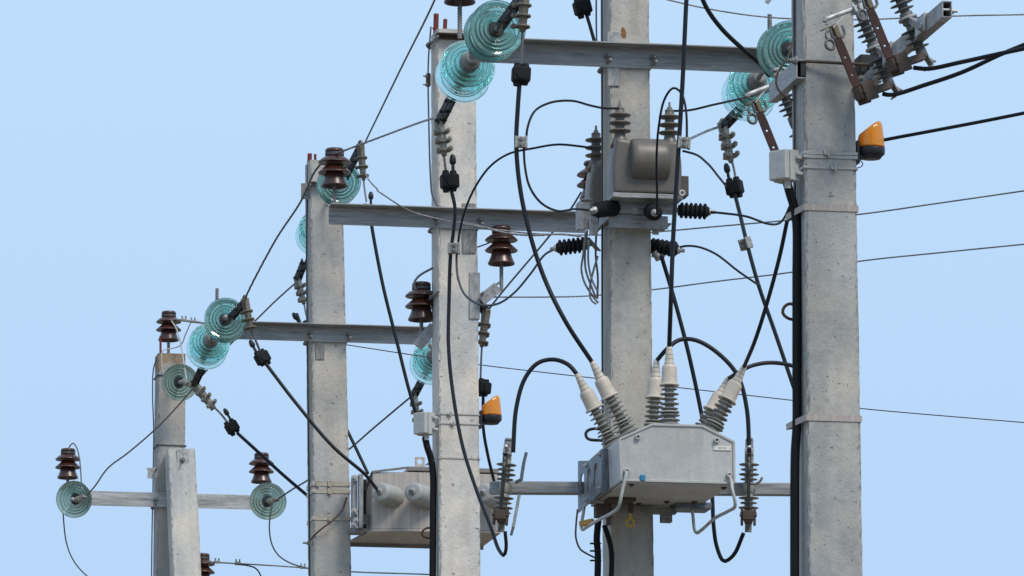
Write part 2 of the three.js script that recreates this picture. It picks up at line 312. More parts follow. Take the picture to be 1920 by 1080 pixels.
{ // small stub bracket on farthest pole
  const y = yAt(891, D1), c = p1.c(y), h = p1.half(y);
  const o = thing('stub_bracket', 'small steel angle clamped to the left side of the farthest pole', 'bracket', add(c, -h - .03, 0, 0));
  wpart(o, 'angle', [box(add(c, -h - .03, -.005, h), .075, .07, .005), box(add(c, -h - .03, .032, h - .03), .075, .005, .06)], M.galvBright);
  wpart(o, 'u_bolt', loopAround(p1, y + .02, .007), M.galvDull);
}
// lower brackets with pin insulators on the middle pole
{
  const y = yAt(560, D3), c = p3.c(y), h = p3.half(y);
  const o = thing('insulator_bracket', 'bent steel bracket clamped round the middle pole with a rod loop', 'bracket', add(c, h, -.1, h), 'insulator brackets on the middle pole');
  wpart(o, 'mounting_angle', [box(add(c, h - .022, 0, h + .005), .052, .25, .006), box(add(c, h + .006, 0, h - .02), .006, .25, .05)], M.galv);
  const a = P(902, 563, D3 - .12), b = P(934, 538, D3 - .12);
  wpart(o, 'arm', [bar(a, b, .06, .006, U), bar(add(a, 0, .028, -.02), add(b, .01, .028, -.02), .005, .05, U)], M.galv);
  wpart(o, 'clamp_rod', loopAround(p3, y + .004, .009, .014), M.galvDull);
  const o2 = thing('insulator_bracket', 'steel bracket plate at the far left side of the middle pole', 'bracket', add(c, -h - .03, -.25, -.05), 'insulator brackets on the middle pole');
  wpart(o2, 'arm', [bar(P(781, 650, D3 + .05), P(815, 612, D3 + .05), .06, .006, U), bar(P(781, 632, D3 + .09), P(812, 617, D3 + .09), .005, .07, U)], M.galv);
}
for (const [pl, py, tab, lab] of [[p2, 354, 1, 'short steel angle clamped near the top of the banded pole'], [p3, 79, 0, 'short steel angle clamped near the top of the middle pole']]) {
  const y = yAt(py, pl.d), c = pl.c(y), h = pl.half(y), o = thing('top_bracket', lab, 'bracket', add(c, -h, 0, h), 'string brackets at the pole tops');
  wpart(o, 'angle', [box(add(c, 0, 0, h + .006), 2 * h + .02, .022, .006), box(add(c, 0, .012, h + .034), 2 * h + .02, .006, .055)], tab ? M.galvDull : M.brown);
  if (tab) wpart(o, 'side_plate', box(add(c, -h - .025, -.035, h - .02), .055, .10, .006), M.galvDull);
  wpart(o, 'u_bolt', loopAround(pl, y - .012, .007), M.galvDull);
  for (const k of [-1, 1]) wpart(o, 'bolt', bolt(add(c, k * (h + .012), -.012, h + .01), L, .010, .012, .02), M.galv);
}
// ------------------------------------------------------------------ pin insulators
const pinGeo = lathe([[0, .05], [.02, .05], [.04, .045], [.056, .016], [.063, .002], [.068, -.001], [.072, .003], [.071, .010], [.062, .028], [.053, .055], [.047, .078], [.047, .084], [.070, .075], [.084, .070], [.0875, .073], [.086, .079], [.070, .094], [.052, .108], [.045, .118], [.044, .135], [.068, .130], [.083, .126], [.0870, .129], [.086, .135], [.072, .149], [.054, .160], [.045, .166], [.041, .174], [.044, .181], [.050, .186], [.051, .196], [.045, .205], [.02, .209], [0, .209]], 40);
const tieGeo = (() => { const p = []; for (let i = 0; i <= 60; i++) { const a = i / 60 * Math.PI * 2 * 3; p.push(V(Math.cos(a) * .047, .168 + i / 60 * .013, Math.sin(a) * .047)); } return sweep(p, .0042, { n: 90, seg: 6 }); })();
const rodGeo = new Map();
function threaded(len, r = .0105) { const k = len.toFixed(2); if (!rodGeo.has(k)) rodGeo.set(k, sweep([V(0, -len, 0), V(0, -len / 2, 0), V(0, .06, 0)], r, { n: Math.round(len / .003) + 12, seg: 10, fn: (s, a) => 1 + .13 * Math.sin(s * 520 + a) })); return rodGeo.get(k); }
function pin(x, y, d, len, label, tie = true, lean = 0) {
  const o = thing('pin_insulator', label, 'insulator', P(x, y, d), 'brown porcelain pin insulators');
  o.rotation.z = lean; mesh('porcelain', pinGeo, M.porc, o); mesh('pin', threaded(len), M.galvDull, o); if (tie) mesh('tie_wire', tieGeo, M.wireDark, o); return o;
}
pin(627, 350, D3 - .13, .095, 'brown porcelain insulator at the left end of the middle crossarm before a glass disc');
pin(862, 6, D4 - .13, .165, 'brown porcelain insulator cut by the top edge of the photo', false);
pin(316, 639, D1, .09, 'brown porcelain insulator standing on top of the farthest pole');
pin(127, 897, D1 - .11, .1, 'brown porcelain insulator at far left above a round glass disc');
pin(490, 905, D1 + .02, .1, 'brown porcelain insulator above the glass disc left of the banded pole');
pin(940, 496, D3 - .10, .14, 'brown porcelain insulator on the bent bracket right of the middle pole');
pin(790, 601, D3 + .08, .09, 'brown porcelain insulator half hidden behind the left side of the middle pole');
pin(379, 1094, D1 - .02, .4, 'brown porcelain insulator at the bottom edge behind the leaning brace');
pin(1112, 374, D3 - .14, .08, 'brown porcelain insulator half hidden beside the left voltage transformer', false);
{ // bare threaded rods left on crossarm ends
  for (const [x, y, d, len, lab] of [[407, 541, D2 - .12, .22, 'bare ribbed steel rod above the second crossarm from left'], [1443, 27, D4 - .0, .2, 'bare ribbed steel rod behind the glass disc near the right pole']]) {
    const g = threaded(len - .06).clone(); g.translate(0, -.06, 0); const m = mesh(numbered('threaded_rod'), g, M.galvDull, scene); m.position.copy(P(x, y, d)); m.userData = { label: lab, category: 'steel rod', group: 'bare insulator rods' };
  }
}

// ------------------------------------------------------------------ glass insulator strings (local +Y runs from the arm to the conductor)
const discGeo = (() => { // smooth dome, four rounded ribs underneath
  const top = [[.034, -.048], [.046, -.048], [.060, -.043], [.075, -.036], [.090, -.026], [.105, -.014], [.117, -.003], [.1245, .007], [.1275, .014], [.1270, .019], [.1240, .0205]], under = [];
  for (let i = 1; i <= 46; i++) { const t = i / 46, r = .1225 - t * .078, w = r < .104 ? .5 - .5 * Math.cos((.104 - r) / .0198 * Math.PI * 2) : 0; under.push([r, .009 - Math.pow(t, .8) * .026 + w * .009]); }
  const g = lathe([...top, ...under, [.034, -.017], [.034, -.048]], 112); return g; })();
const capGeo = lathe([[0, -.098], [.022, -.098], [.030, -.092], [.034, -.080], [.042, -.066], [.0475, -.050], [.0475, -.040], [.036, -.036], [.0, -.036]], 28);
const pinStub = lathe([[0, -.02], [.012, -.02], [.011, .02], [.011, .045], [.016, .049], [.016, .058], [0, .062]], 20);
const cementGeo = lathe([[0, -.030], [.0335, -.030], [.0335, -.014], [.030, -.010], [.012, -.012], [0, -.012]], 24);
function glassString(p, dir, n, attach, label, dusty, name = 'glass_insulator_string') {   // p: centre of the disc nearest the conductor
  const d = dir.clone().normalize(), o = thing(name, label, 'insulator', p, 'glass disc insulator strings'); place(o, p, d, U);
  const gap = .128;
  for (let i = 0; i < n; i++) {
    const y = -i * gap, k = (nm, g, m) => { const q = mesh(nm, g, m, o); q.position.y = y; return q; };
    k('glass_disc', discGeo, dusty === 'clear' ? M.glassClear : dusty ? M.glassDusty : M.glass); k('metal_cap', capGeo, i % 2 ? M.galvDull : M.galvDull); k('pin', pinStub, M.galv); k('cement_plug', cementGeo, M.darkSteel);
  }
  o.updateMatrixWorld(); const e = V(0, -(n - 1) * gap - .095, 0), a = o.worldToLocal(attach.clone());
  mesh('link', [cyl(e, a, .011, .011, 10), torus(a, V(1, 0, 0), .018, .006)], M.galvDull, o);
  return o;
}
const dirOf = (a, b) => b.clone().sub(a).normalize();
function near(pxy, d, att, n, label, dusty) { const p = P(pxy[0], pxy[1], d); glassString(p, dirOf(att, p).add(L.clone().multiplyScalar(.3)), n, att, label, dusty); return p; }
function far(pxy, d, att, n, label, tilt = -.18) { const p = P(pxy[0], pxy[1], d); glassString(p, L.clone().negate().addScaledVector(U, tilt), n, att, label, 'clear'); return p; }
near([932, 54], D4 - .58, add(x4.A, .045, .02, .02), 2, 'largest teal glass string facing the viewer, top centre, ribs showing');
far([869, 142], D4 + .22, add(x4.A, .045, -.01, 0), 2, 'teal glass pair sloping away behind the top crossarm left end');
near([1481, 92], D4 - .35, add(x4.B, -.03, .02, .02), 2, 'teal glass string half hidden behind the right pole');
far([1404, 178], D4 + .44, add(x4.B, -.04, -.01, 0), 2, 'teal glass pair sloping away beneath the top crossarm right end');
near([637, 342], D2 - .62, add(p2.c(yAt(372, D2)), .02, 0, .12), 2, 'teal glass string behind the brown insulator on the middle crossarm end');
near([423, 598], D2 - .5, add(x2.A, .03, .02, .02), 2, 'teal glass string facing the viewer at left crossarm end below a bare rod');
far([388, 655], D2 + .22, add(x2.A, .02, -.01, 0), 2, 'teal glass pair sloping away left, below the ringed clamp');
far([806, 684], D2 + .26, add(x2.B, -.03, -.01, 0), 2, 'teal glass pair peeking out left of the middle pole');
far([592, 443], D2 + .34, add(p2.c(yAt(418, D2)), 0, 0, -.1), 2, 'pale teal glass pair peeking out left of the banded pole');
near([337, 717], D1 - .34, add(p1.c(yAt(719, D1)), 0, 0, .1), 1, 'dull grey green glass disc on the face of the farthest pole', true);
near([140, 936], D1 - .30, add(x1.A, .03, 0, 0), 1, 'dull grey green glass disc at far left end of the lowest crossarm', true);
near([502, 940], D1 - .30, add(x1.B, -.05, 0, 0), 1, 'dull grey green glass disc at right end of the lowest crossarm', true);

// ------------------------------------------------------------------ bolted tension clamps
function tensionClamp(A, B, C, label, nuts, mat = M.castAlu, head = false) { // A: insulator pin, B: head, C: tail end
  const o = thing('tension_clamp', label, 'clamp', B, 'bolted tension clamps'); const dAB = dirOf(A, B), dBC = dirOf(B, C), side = dAB.clone().cross(dBC).normalize();
  wpart(o, 'strap', [-1, 1].map(s => bar(A.clone().addScaledVector(side, s * .015), B.clone().addScaledVector(side, s * .015), .036, .007, dBC.clone().addScaledVector(dAB, -dBC.dot(dAB)).normalize())).concat([.15, .55, .9].map(f => { const q = A.clone().lerp(B, f); return cyl(q.clone().addScaledVector(side, -.028), q.clone().addScaledVector(side, .028), .008, .008, 8); })), M.darkSteel);
  const len = B.distanceTo(C), B0 = B.clone().addScaledVector(dBC, -.02);
  wpart(o, 'body', [sweep([B0, B.clone().lerp(C, .3), B.clone().lerp(C, .65), C], t => (.029 - .010 * t) * (t > .93 ? .7 : 1), { n: 24, seg: 10, fn: (s, a) => 1 + .1 * Math.cos(2 * a) }), torus(B0, side, .016, .009)], mat);
  const fr = dAB.clone().addScaledVector(dBC, -dAB.dot(dBC)).normalize();       // direction square to the tail
  const nf = nuts.clone().addScaledVector(dBC, -nuts.dot(dBC)).normalize(), ns = nf.clone().cross(dBC).normalize();
  for (let k = 0; k < 3; k++) {
    const q = B.clone().lerp(C, .32 + k * .27), g = [torus(q, dBC, .029, .0065)];
    for (const s of [-1, 1]) { const e = q.clone().addScaledVector(ns, s * .028); g.push(cyl(e, e.clone().addScaledVector(nf, .052), .006, .006, 8), cyl(e.clone().addScaledVector(nf, .026), e.clone().addScaledVector(nf, .042), .0125, .0125, 6)); }
    g.push(bar(q.clone().addScaledVector(nf, .018).addScaledVector(ns, -.032), q.clone().addScaledVector(nf, .018).addScaledVector(ns, .032), .02, .008, dBC));
    wpart(o, 'u_bolt', g, mat);
  }
  return o;
}
const toCam = p => camera.position.clone().sub(p).normalize();
tensionClamp(P(938, 50, D4 - .64), P(984, -14, D4 - .9), P(979, 60, D4 - .88), 'bolted clamp with rings hanging right of the top centre glass', R.clone().multiplyScalar(-.3).addScaledVector(L, -1), M.castOlive);
tensionClamp(P(848, 182, D4 + .30), P(824, 230, D4 + .52), P(833, 292, D4 + .50), 'bolted clamp hanging on the face of the middle pole', L);
tensionClamp(P(1388, 205, D4 + .5), P(1356, 238, D4 + .66), P(1371, 304, D4 + .62), 'bolted clamp hanging left of the right pole near a black connector', L);
tensionClamp(P(646, 334, D2 - .70), P(676, 276, D2 - .95), P(682, 338, D2 - .93), 'bolted clamp beside the brown insulator on the middle crossarm', L.clone().negate(), M.castOlive);
tensionClamp(P(432, 597, D2 - .58), P(460, 566, D2 - .8), P(471, 622, D2 - .78), 'bolted clamp right of the left glass string with three pale rings', L.clone().negate(), M.castOlive);
tensionClamp(P(379, 690, D2 + .32), P(364, 722, D2 + .5), P(402, 766, D2 + .48), 'bolted clamp slanting down right of the farthest pole', L);
tensionClamp(P(572, 488, D2 + .42), P(558, 524, D2 + .6), P(570, 570, D2 + .58), 'bolted clamp peeking out left of the banded pole', L);
tensionClamp(P(792, 712, D2 + .34), P(776, 742, D2 + .5), P(784, 796, D2 + .48), 'bolted clamp behind the black cable left of the middle pole', L);
tensionClamp(P(898, 560, D3 + .30), P(911, 588, D3 + .34), P(903, 650, D3 + .32), 'bolted clamp hanging right of the middle pole under the bracket', L.clone().negate(), M.castOlive);
for (const [x, y, d, a, b, lab] of [[344, 715, D1 - .42, 362, 726, 'small eye fitting on the disc of the farthest pole'], [144, 937, D1 - .38, 157, 932, 'small eye fitting on the far left glass disc'], [506, 940, D1 - .38, 519, 937, 'small eye fitting on the glass disc left of the banded pole']]) {
  const p = P(x, y, d), q = P(a, b, d - .08), o = thing('eye_fitting', lab, 'clamp', p, 'small conductor fittings');
  wpart(o, 'socket', [cyl(p, p.clone().lerp(q, .5), .022, .020, 12)], M.castAlu); wpart(o, 'eye', [torus(q, U, .016, .008), bar(p.clone().lerp(q, .4), q, .03, .014)], M.castAlu);
}

// ------------------------------------------------------------------ cables and wires
function cable(label, pts, r, mat = M.cable, cat = 'cable', name = 'black_cable', o) { return single(name, label, cat, sweep(px(pts), r, o), mat); }
const strand = { fn: (s, a) => 1 + .16 * Math.cos(3 * (a - s * 90)), seg: 12, n: 220 };
const wire = (label, pts, r, mat = M.wire, o) => cable(label, pts, r, mat, 'wire', 'bare_wire', o);
const n4 = D4 - .85;
cable('black cable from the hanging connector sloping behind the right pole', [[1378, 365, D4 + .5], [1387, 400, D4 + .4], [1401, 458, D4 + .2], [1424, 540, D4], [1452, 620, D4 - .1], [1482, 708, D4 - .2], [1510, 790, D4 - .2]], .0098);
cable('black cable slanting down behind the right bushings of the tank', [[1240, 480, D4 + .02], [1264, 560, D4 + .02], [1288, 650, D4 + .02], [1306, 730, D4 + .05], [1318, 790, D4 + .05], [1330, 850, D4 + .03]], .0095);
cable('black cable looping low under the right fuse cutout', [[1333, 880, D4 + .03], [1336, 940, D4 + .02], [1338, 985, D4], [1344, 1025, D4 - .02], [1357, 1052, D4 - .05], [1376, 1040, D4 - .1], [1394, 1000, D4 - .16]], .0092);
cable('long black cable hanging down the face of the middle pole to the left cutout', [[845, 352, D4 + .52], [853, 390, D4 + .52], [850, 435, D4 + .52], [845, 475, D4 + .52], [842, 560, D4 + .5], [841, 650, D4 + .45], [849, 735, D4 + .4], [867, 835, D4 + .3], [893, 918, D4 + .15], [920, 988, D4], [936, 1032, D4 - .1], [945, 1041, D4 - .14], [949, 1028, D4 - .16], [947, 996, D4 - .17]], .0085);
cable('black cable sloping from the left connector to the steel tank bushing', [[494, 676, D2 - .72], [556, 757, D2 - .75], [625, 838, D2 - .78], [684, 889, D2 - .72], [698, 906, D2 - .62], [708, 919, D2 - .5]], .0105);
cable('black cable sloping from the lowest connector to behind the banded pole', [[445, 812, D2 + .45], [478, 842, D2 + .4], [527, 887, D2 + .35], [580, 932, D2 + .3], [610, 955, D2 + .28]], .0105);
cable('black cable dropping from the crossarm to the small grey junction box', [[693, 395, D2 - .95], [698, 430, D2 - .95], [718, 535, D2 - .95], [744, 640, D2 - .95], [768, 735, D2 - .95], [785, 790, D2 - .92], [800, 830, D2 - .9]], .0105);
cable('short black cable behind the banded pole going to the steel tank', [[556, 588, D2 + .55], [580, 650, D2 + .5], [620, 745, D2 + .45], [655, 815, D2 + .4], [690, 888, D2 + .3]], .0100);
cable('short black cable below the amber lamp on the middle pole', [[906, 740, D3 + .35], [906, 800, D3 + .4], [914, 850, D3 + .5], [927, 905, D3 + .6]], .0085);
cable('short black cable under the connector left of the top crossarm', [[1100, 28, D4 + .2], [1108, 55, D4 + .15], [1118, 90, D4 + .12]], .0085);
cable('black cable curving down to the right end of the top crossarm', [[1308, -25, D4 - .5], [1325, 15, D4 - .45], [1355, 56, D4 - .35], [1395, 94, D4 - .25], [1425, 120, D4 - .15], [1442, 142, D4 - .06]], .0105);
cable('black cable leaving the nearer fuse cutout to the right edge', [[1713, 127, D5 - .7], [1740, 129, D5 - .72], [1800, 117, D5 - .8], [1873, 101, D5 - .9], [1925, 90, D5 - 1]], .0085);
cable('black cable from the second fuse cutout crossing to the right edge', [[1655, 176, D5 - .24], [1672, 178, D5 - .25], [1735, 159, D5 - .3], [1805, 135, D5 - .4], [1874, 103, D5 - .5], [1925, 82, D5 - .6]], .0085);
cable('black cable leaving behind the right amber lamp', [[1560, 288, D5 + .25], [1610, 273, D5 + .25], [1660, 262, D5 + .2], [1750, 245, D5 + .1], [1850, 226, D5], [1930, 210, D5 - .1]], .0068);
const tw = .0053, T = (l, p, m) => cable(l, p, tw, m || M.cable, 'cable', 'thin_cable');
T('thin lead from the groove clamp to the left transformer bushing top', [[986, 272, n4], [989, 240, n4], [1003, 208, n4 + .05], [1030, 193, n4 + .1], [1072, 189, n4 + .2], [1108, 198, n4 + .3], [1135, 203, n4 + .38], [1160, 203, n4 + .42]]);
T('thin lead from the groove clamp curving down to the left arrester', [[982, 272, n4], [984, 310, n4], [993, 350, n4], [1014, 380, n4 + .03], [1043, 395, n4 + .08], [1078, 392, n4 + .2], [1104, 394, n4 + .3]]);
T('thin lead arching from the hidden transformer to the middle pole clamp', [[1112, 278, D4 + .12], [1085, 274, D4 + .15], [1045, 271, D4 + .2], [1000, 278, D4 + .27], [955, 288, D4 + .3], [920, 311, D4 + .35], [892, 349, D4 + .4], [872, 394, D4 + .45], [861, 440, D4 + .5], [858, 470, D4 + .52]]);
T('thin lead sagging from the middle pole clamp to the lower left arrester', [[857, 460, D4 + .52], [856, 490, D4 + .52], [859, 522, D4 + .5], [872, 553, D4 + .47], [900, 571, D4 + .43], [932, 570, D4 + .37], [963, 550, D4 + .3], [995, 513, D4 + .22], [1022, 477, D4 + .14], [1046, 465, D4 + .08]], M.cableGrey);
T('thin lead rising from the ringed clamp up to the hidden brown insulator', [[912, 586, D3 + .34], [935, 556, D3 + .3], [975, 508, D3 + .25], [1015, 461, D3 + .2], [1045, 424, D3 + .12], [1070, 392, D3 + .05], [1090, 360, D3]], M.cableGrey);
T('thin lead looping high from the front arrester to the right groove clamp', [[1232, 402, D4 - .40], [1232, 360, D4 - .5], [1231, 300, D4 - .6], [1235, 238, D4 - .7], [1246, 186, D4 - .76], [1262, 165, D4 - .8], [1277, 174, D4 - .83], [1286, 205, D4 - .85], [1288, 279, D4 - .85]]);
T('thin lead from the right transformer bushing running to the right pole', [[1264, 208, D4 - .42], [1290, 207, D4 - .45], [1335, 197, D4 - .6], [1385, 186, D4 - 1], [1440, 171, D4 - 2], [1470, 160, D4 - 3]]);
T('thin lead from the groove clamp sagging right to the hanging connector', [[1280, 283, D4 - .83], [1300, 288, D4 - .8], [1325, 305, D4 - .5], [1347, 331, D4], [1364, 352, D4 + .5]]);
T('thin lead from the right arrester sagging to the conduit on the right pole', [[1326, 397, D4 - .14], [1358, 400, D4 - .2], [1400, 406, D4 - .4], [1437, 419, D4 - .6], [1460, 419, D4 - .8], [1474, 402, D4 - 1], [1480, 388, D4 - 1.05]]);
T('thin lead from the lower right arrester drooping to the sloping cable', [[1266, 468, D4 + .04], [1280, 462, D4], [1305, 462, D4], [1340, 475, D4], [1385, 509, D4], [1426, 537, D4]]);
// bare conductors
wire('bare wire climbing steeply from the middle crossarm clamp to the top edge', [[828, -30, D4 + 1], [815, 0, D4 + 1.2], [750, 132, D4 + 5], [684, 268, D2 - .96]], .0052, M.wireDark);
wire('bare wire between the hanging clamp and the brown middle insulator', [[822, 220, D4 + .53], [805, 224, D4 + 1], [740, 247, D3 - 1.5], [668, 274, D3 - .4], [630, 288, D3 - .18]], .0050, M.wire, strand);
wire('twisted bare wire passing before the middle crossarm and on behind the right poles', [[684, 322, D2 - .9], [692, 338, D3 + 2.2], [707, 354, D3 + .5], [723, 368, D3 - .3], [765, 394, D3 - .26], [815, 409, D3 - .22], [860, 418, D3 - .21], [920, 429, D3 - .2], [990, 437, D3 - .18], [1060, 440, D3 - .15], [1150, 440, D3 - .1], [1240, 434, D3 - .2], [1340, 425, D3 - .4], [1480, 413, D3 - .7], [1610, 402, D3 - 1], [1760, 381, D3 - 1.3], [1940, 355, D3 - 1.6]], .0040, M.wire, { ...strand, n: 900 });
wire('second twisted wire wound along the lower edge of the middle crossarm', [[860, 416, D3 - .2], [900, 424, D3 - .2], [950, 437, D3 - .21], [1000, 441, D3 - .2], [1050, 439, D3 - .19], [1090, 443, D3 - .18]], .0055, M.wire, { ...strand, n: 200 });
wire('bare wire level behind the bracket running right below the arresters', [[905, 557, D3], [925, 557, D3], [1010, 557, D3], [1100, 555, D3], [1225, 543, D3], [1340, 528, D3 - .2], [1480, 511, D3 - .5], [1610, 490, D3 - .8], [1770, 473, D3 - 1.2], [1940, 456, D3 - 1.6]], .0038, M.wire, { ...strand, n: 700 });
wire('thin straight wire crossing low behind the middle poles to the right edge', [[640, 645, D2 + .3], [770, 665, D2], [900, 684, D2 - .2], [1000, 696, D2 - .4], [1230, 722, D2 - .8], [1480, 750, D2 - 1.2], [1615, 766, D2 - 1.5], [1940, 794, D2 - 2]], .0032, M.wireDark);
wire('twisted bare wire crossing high behind the right pole to the right edge', [[1230, -6, D3], [1262, 2, D3], [1320, 15, D3], [1400, 28, D3], [1480, 35, D3], [1600, 37, D3], [1790, 30, D3], [1940, 27, D3]], .0040, M.wire, { ...strand, n: 500 });
wire('bare wire climbing from the left clamp to the brown middle insulator', [[461, 560, D2 - .82], [463, 552, D2 - 1], [512, 458, D2 - 2.2], [566, 374, D3 + 1], [590, 322, D3 + .2], [608, 300, D3 - .1]], .0056, M.wireDark, { ...strand, n: 160 });
wire('bare wire from the hidden clamp by the banded pole to the farthest pole', [[557, 528, D2 + .6], [520, 561, D2 + 1.6], [480, 600, D2 + 2.8], [420, 658, D1 - 1], [362, 724, D1 - .5]], .0055, M.wireDark);
wire('bare wire from the farthest pole drooping to the far left disc', [[362, 728, D1 - .5], [330, 765, D1 - .5], [290, 806, D1 - .5], [240, 849, D1 - .48], [202, 878, D1 - .46], [176, 914, D1 - .45], [156, 934, D1 - .44]], .0055, M.wireDark);
wire('pale wire looping over the far left brown insulator', [[153, 932, D1 - .42], [152, 895, D1 - .35], [149, 860, D1 - .28], [143, 838, D1 - .2], [136, 831, D1 - .16], [129, 840, D1 - .15], [126, 853, D1 - .14]], .0045, M.cableGrey);
wire('thin wire hanging from the far left disc to the bottom edge', [[118, 955, D1 - .25], [120, 985, D1 - .24], [124, 1015, D1 - .2], [133, 1042, D1 - .2], [148, 1065, D1 - .2], [168, 1084, D1 - .2], [190, 1100, D1 - .2]], .0048, M.cableGrey);
wire('pale wire hanging from the disc by the banded pole', [[511, 944, D1 - .46], [507, 965, D1 - .46], [505, 990, D1 - .44], [509, 1018, D1 - .4], [522, 1041, D1 - .3], [545, 1056, D1 - .2], [578, 1066, D1 - .1]], .0052, M.cableGrey);
wire('bare wire from the disc by the banded pole rising behind it', [[518, 938, D1 - .46], [546, 919, D1 - 1], [582, 897, D1 - 1.6], [655, 842, D1 - 2.8], [700, 803, D1 - 3.6], [775, 740, D2 + .52]], .0060, M.wireDark);
wire('nearly level bare wire along the bottom edge left of the banded pole', [[383, 1052, D1 - .02], [400, 1054, D1], [450, 1057, D1], [520, 1061, D1], [575, 1065, D1], [660, 1072, D1 - .2], [800, 1077, D1 - .6], [900, 1082, D1 - .8]], .0050, M.wire, { ...strand, n: 260 });
cable('thin black lead branching down from the bottom wire', [[440, 1058, D1 - .01], [462, 1060, D1 - .01], [480, 1066, D1 - .01], [489, 1080, D1 - .01], [494, 1100, D1 - .01]], .0052, M.cable, 'cable', 'thin_cable');
// conductor tails between clamps and connectors
const tail = (l, p, r = .0055) => wire(l, p, r, M.wire);
tail('short bare tail above the topmost black connector', [[980, 50, D4 - .88], [979, 85, D4 - .86], [977, 125, D4 - .85]], .0062);
tail('short bare tail under the clamp on the middle pole face', [[831, 280, D4 + .5], [834, 305, D4 + .5], [837, 330, D4 + .52]]);
tail('short bare tail under the clamp left of the right pole', [[1369, 292, D4 + .62], [1375, 312, D4 + .6], [1381, 345, D4 + .52]]);
tail('short bare tail behind the middle crossarm', [[681, 326, D2 - .93], [683, 350, D2 - .93], [687, 378, D2 - .95]]);
tail('short bare tail under the ringed left clamp', [[469, 612, D2 - .78], [477, 632, D2 - .76], [489, 662, D2 - .72]], .0075);
tail('short bare tail under the slanting clamp near the farthest pole', [[398, 760, D2 + .48], [414, 776, D2 + .47], [428, 794, D2 + .46]], .0065);
tail('short bare tail hidden left of the banded pole', [[569, 562, D2 + .58], [573, 585, D2 + .57], [578, 605, D2 + .56]]);
tail('short bare tail above the connector behind the right side of the middle pole', [[904, 640, D3 + .32], [902, 680, D3 + .33], [901, 712, D3 + .34]]);
tail('bare wire from the right hanging clamp to the groove clamp', [[1354, 236, D4 + .66], [1330, 244, D4 + .3], [1286, 264, D4 - .8]], .0062);
tail('thin bare wire emerging right of the middle pole behind a brown insulator', [[880, 468, D3 + .05], [905, 460, D3 + .02], [935, 448, D3 - .06]], .004);
tail('thin bare wire from the half hidden brown insulator to the middle pole', [[782, 547, D3 + .04], [776, 532, D3 + .03], [785, 518, D3 + .02], [812, 502, D3]], .0062);

// ------------------------------------------------------------------ black piercing connectors (local +Y along the cable)
const connGeo = join([new RoundedBoxGeometry(.082, .068, .062, 3, .012), cyl(V(-.018, .03, 0), V(-.018, .05, 0), .019, .014), cyl(V(.018, .03, 0), V(.018, .05, 0), .019, .015), cyl(V(-.018, -.03, 0), V(-.018, -.052, 0), .019, .014), cyl(V(.018, -.03, 0), V(.018, -.046, 0), .018, .013), cyl(V(0, 0, -.036), V(0, 0, .036), .024, .024, 18)]);
const knobGeo = join([cyl(V(.018, .04, 0), V(.018, .10, 0), .008, .008), xf(lathe([[0, -.024], [.012, -.024], [.016, -.014], [.0155, .002], [.010, .018], [0, .024]], 12), V(.018, .105, 0), U, V(0, 0, 1))]);
function connector(x, y, d, up, twist, label, knob = true, s = 1) {
  const o = thing('piercing_connector', label, 'connector', P(x, y, d), 'black cable connectors'); place(o, P(x, y, d), up, V(Math.sin(twist), 0, Math.cos(twist))); o.scale.setScalar(s);
  mesh('body', connGeo, M.blackMatte, o); if (knob) mesh('clamp_bolt', knobGeo, M.black, o); return o;
}
const im = (dx, dy) => R.clone().multiplyScalar(dx).addScaledVector(U, -dy);
connector(977, 140, D4 - .85, im(.05, -1), .15, 'black connector hanging before the top crossarm', false, 1);
connector(843, 340, D4 + .52, im(-.03, -1), .3, 'black connector with round bolt on the face of the middle pole', true, 1.0);
connector(1092, 14, D4 + .2, im(-.25, -1), .3, 'black connector at the top edge left of the pole', false, .95);
connector(1377, 352, D4 + .52, im(-.2, -1), Math.PI - .4, 'black connector hanging left of the right pole', true, .95);
connector(690, 398, D2 - .95, im(0, -1), .4, 'black connector mostly hidden behind the middle crossarm', true, 1);
connector(492, 671, D2 - .72, im(-.55, -1), Math.PI + .5, 'black connector on the slanted cable left of the banded pole', true, 1.02);
connector(435, 801, D2 + .46, im(-.62, -1), .2, 'lowest black connector, right of the farthest pole', true, .98);
connector(574, 617, D2 + .56, im(-.62, -1), Math.PI + .2, 'black connector with only its bolt knob showing left of the banded pole', true, 1.02);
connector(906, 727, D3 + .34, im(.1, -1), .7, 'black connector just above the left amber lamp', false, .95);
// silver groove clamps
const gcBody = join([new RoundedBoxGeometry(.052, .05, .026, 2, .006), new RoundedBoxGeometry(.012, .054, .036, 2, .004).translate(-.022, 0, 0), new RoundedBoxGeometry(.012, .054, .036, 2, .004).translate(.022, 0, 0)]);
const gcBolt = join([bolt(V(0, .012, .013), V(0, 0, 1), .008, .008, .006), bolt(V(0, -.012, .013), V(0, 0, 1), .008, .008, .006)]);
for (const [x, y, d, t, rot, lab] of [[977, 267, n4 - .012, 0, 0, 'silver two bolt clamp joining the left thick cable and thin leads'], [851, 466, D4 + .50, 0, 0, 'silver two bolt clamp on the cable before the middle pole'], [1283, 268, n4 - .012, -.1, 0, 'silver two bolt clamp on the straight cable right of the transformer'], [1398, 457, D4 + .19, .3, -.9, 'silver two bolt clamp on the sloping cable left of the right pole']]) {
  const o = thing('groove_clamp', lab, 'clamp', P(x, y, d), 'silver groove clamps'); place(o, P(x, y, d), im(-t, -1), V(Math.sin(rot), 0, Math.cos(rot)));
  mesh('body', gcBody, M.stainless, o); mesh('bolts', gcBolt, M.galvDull, o);
}
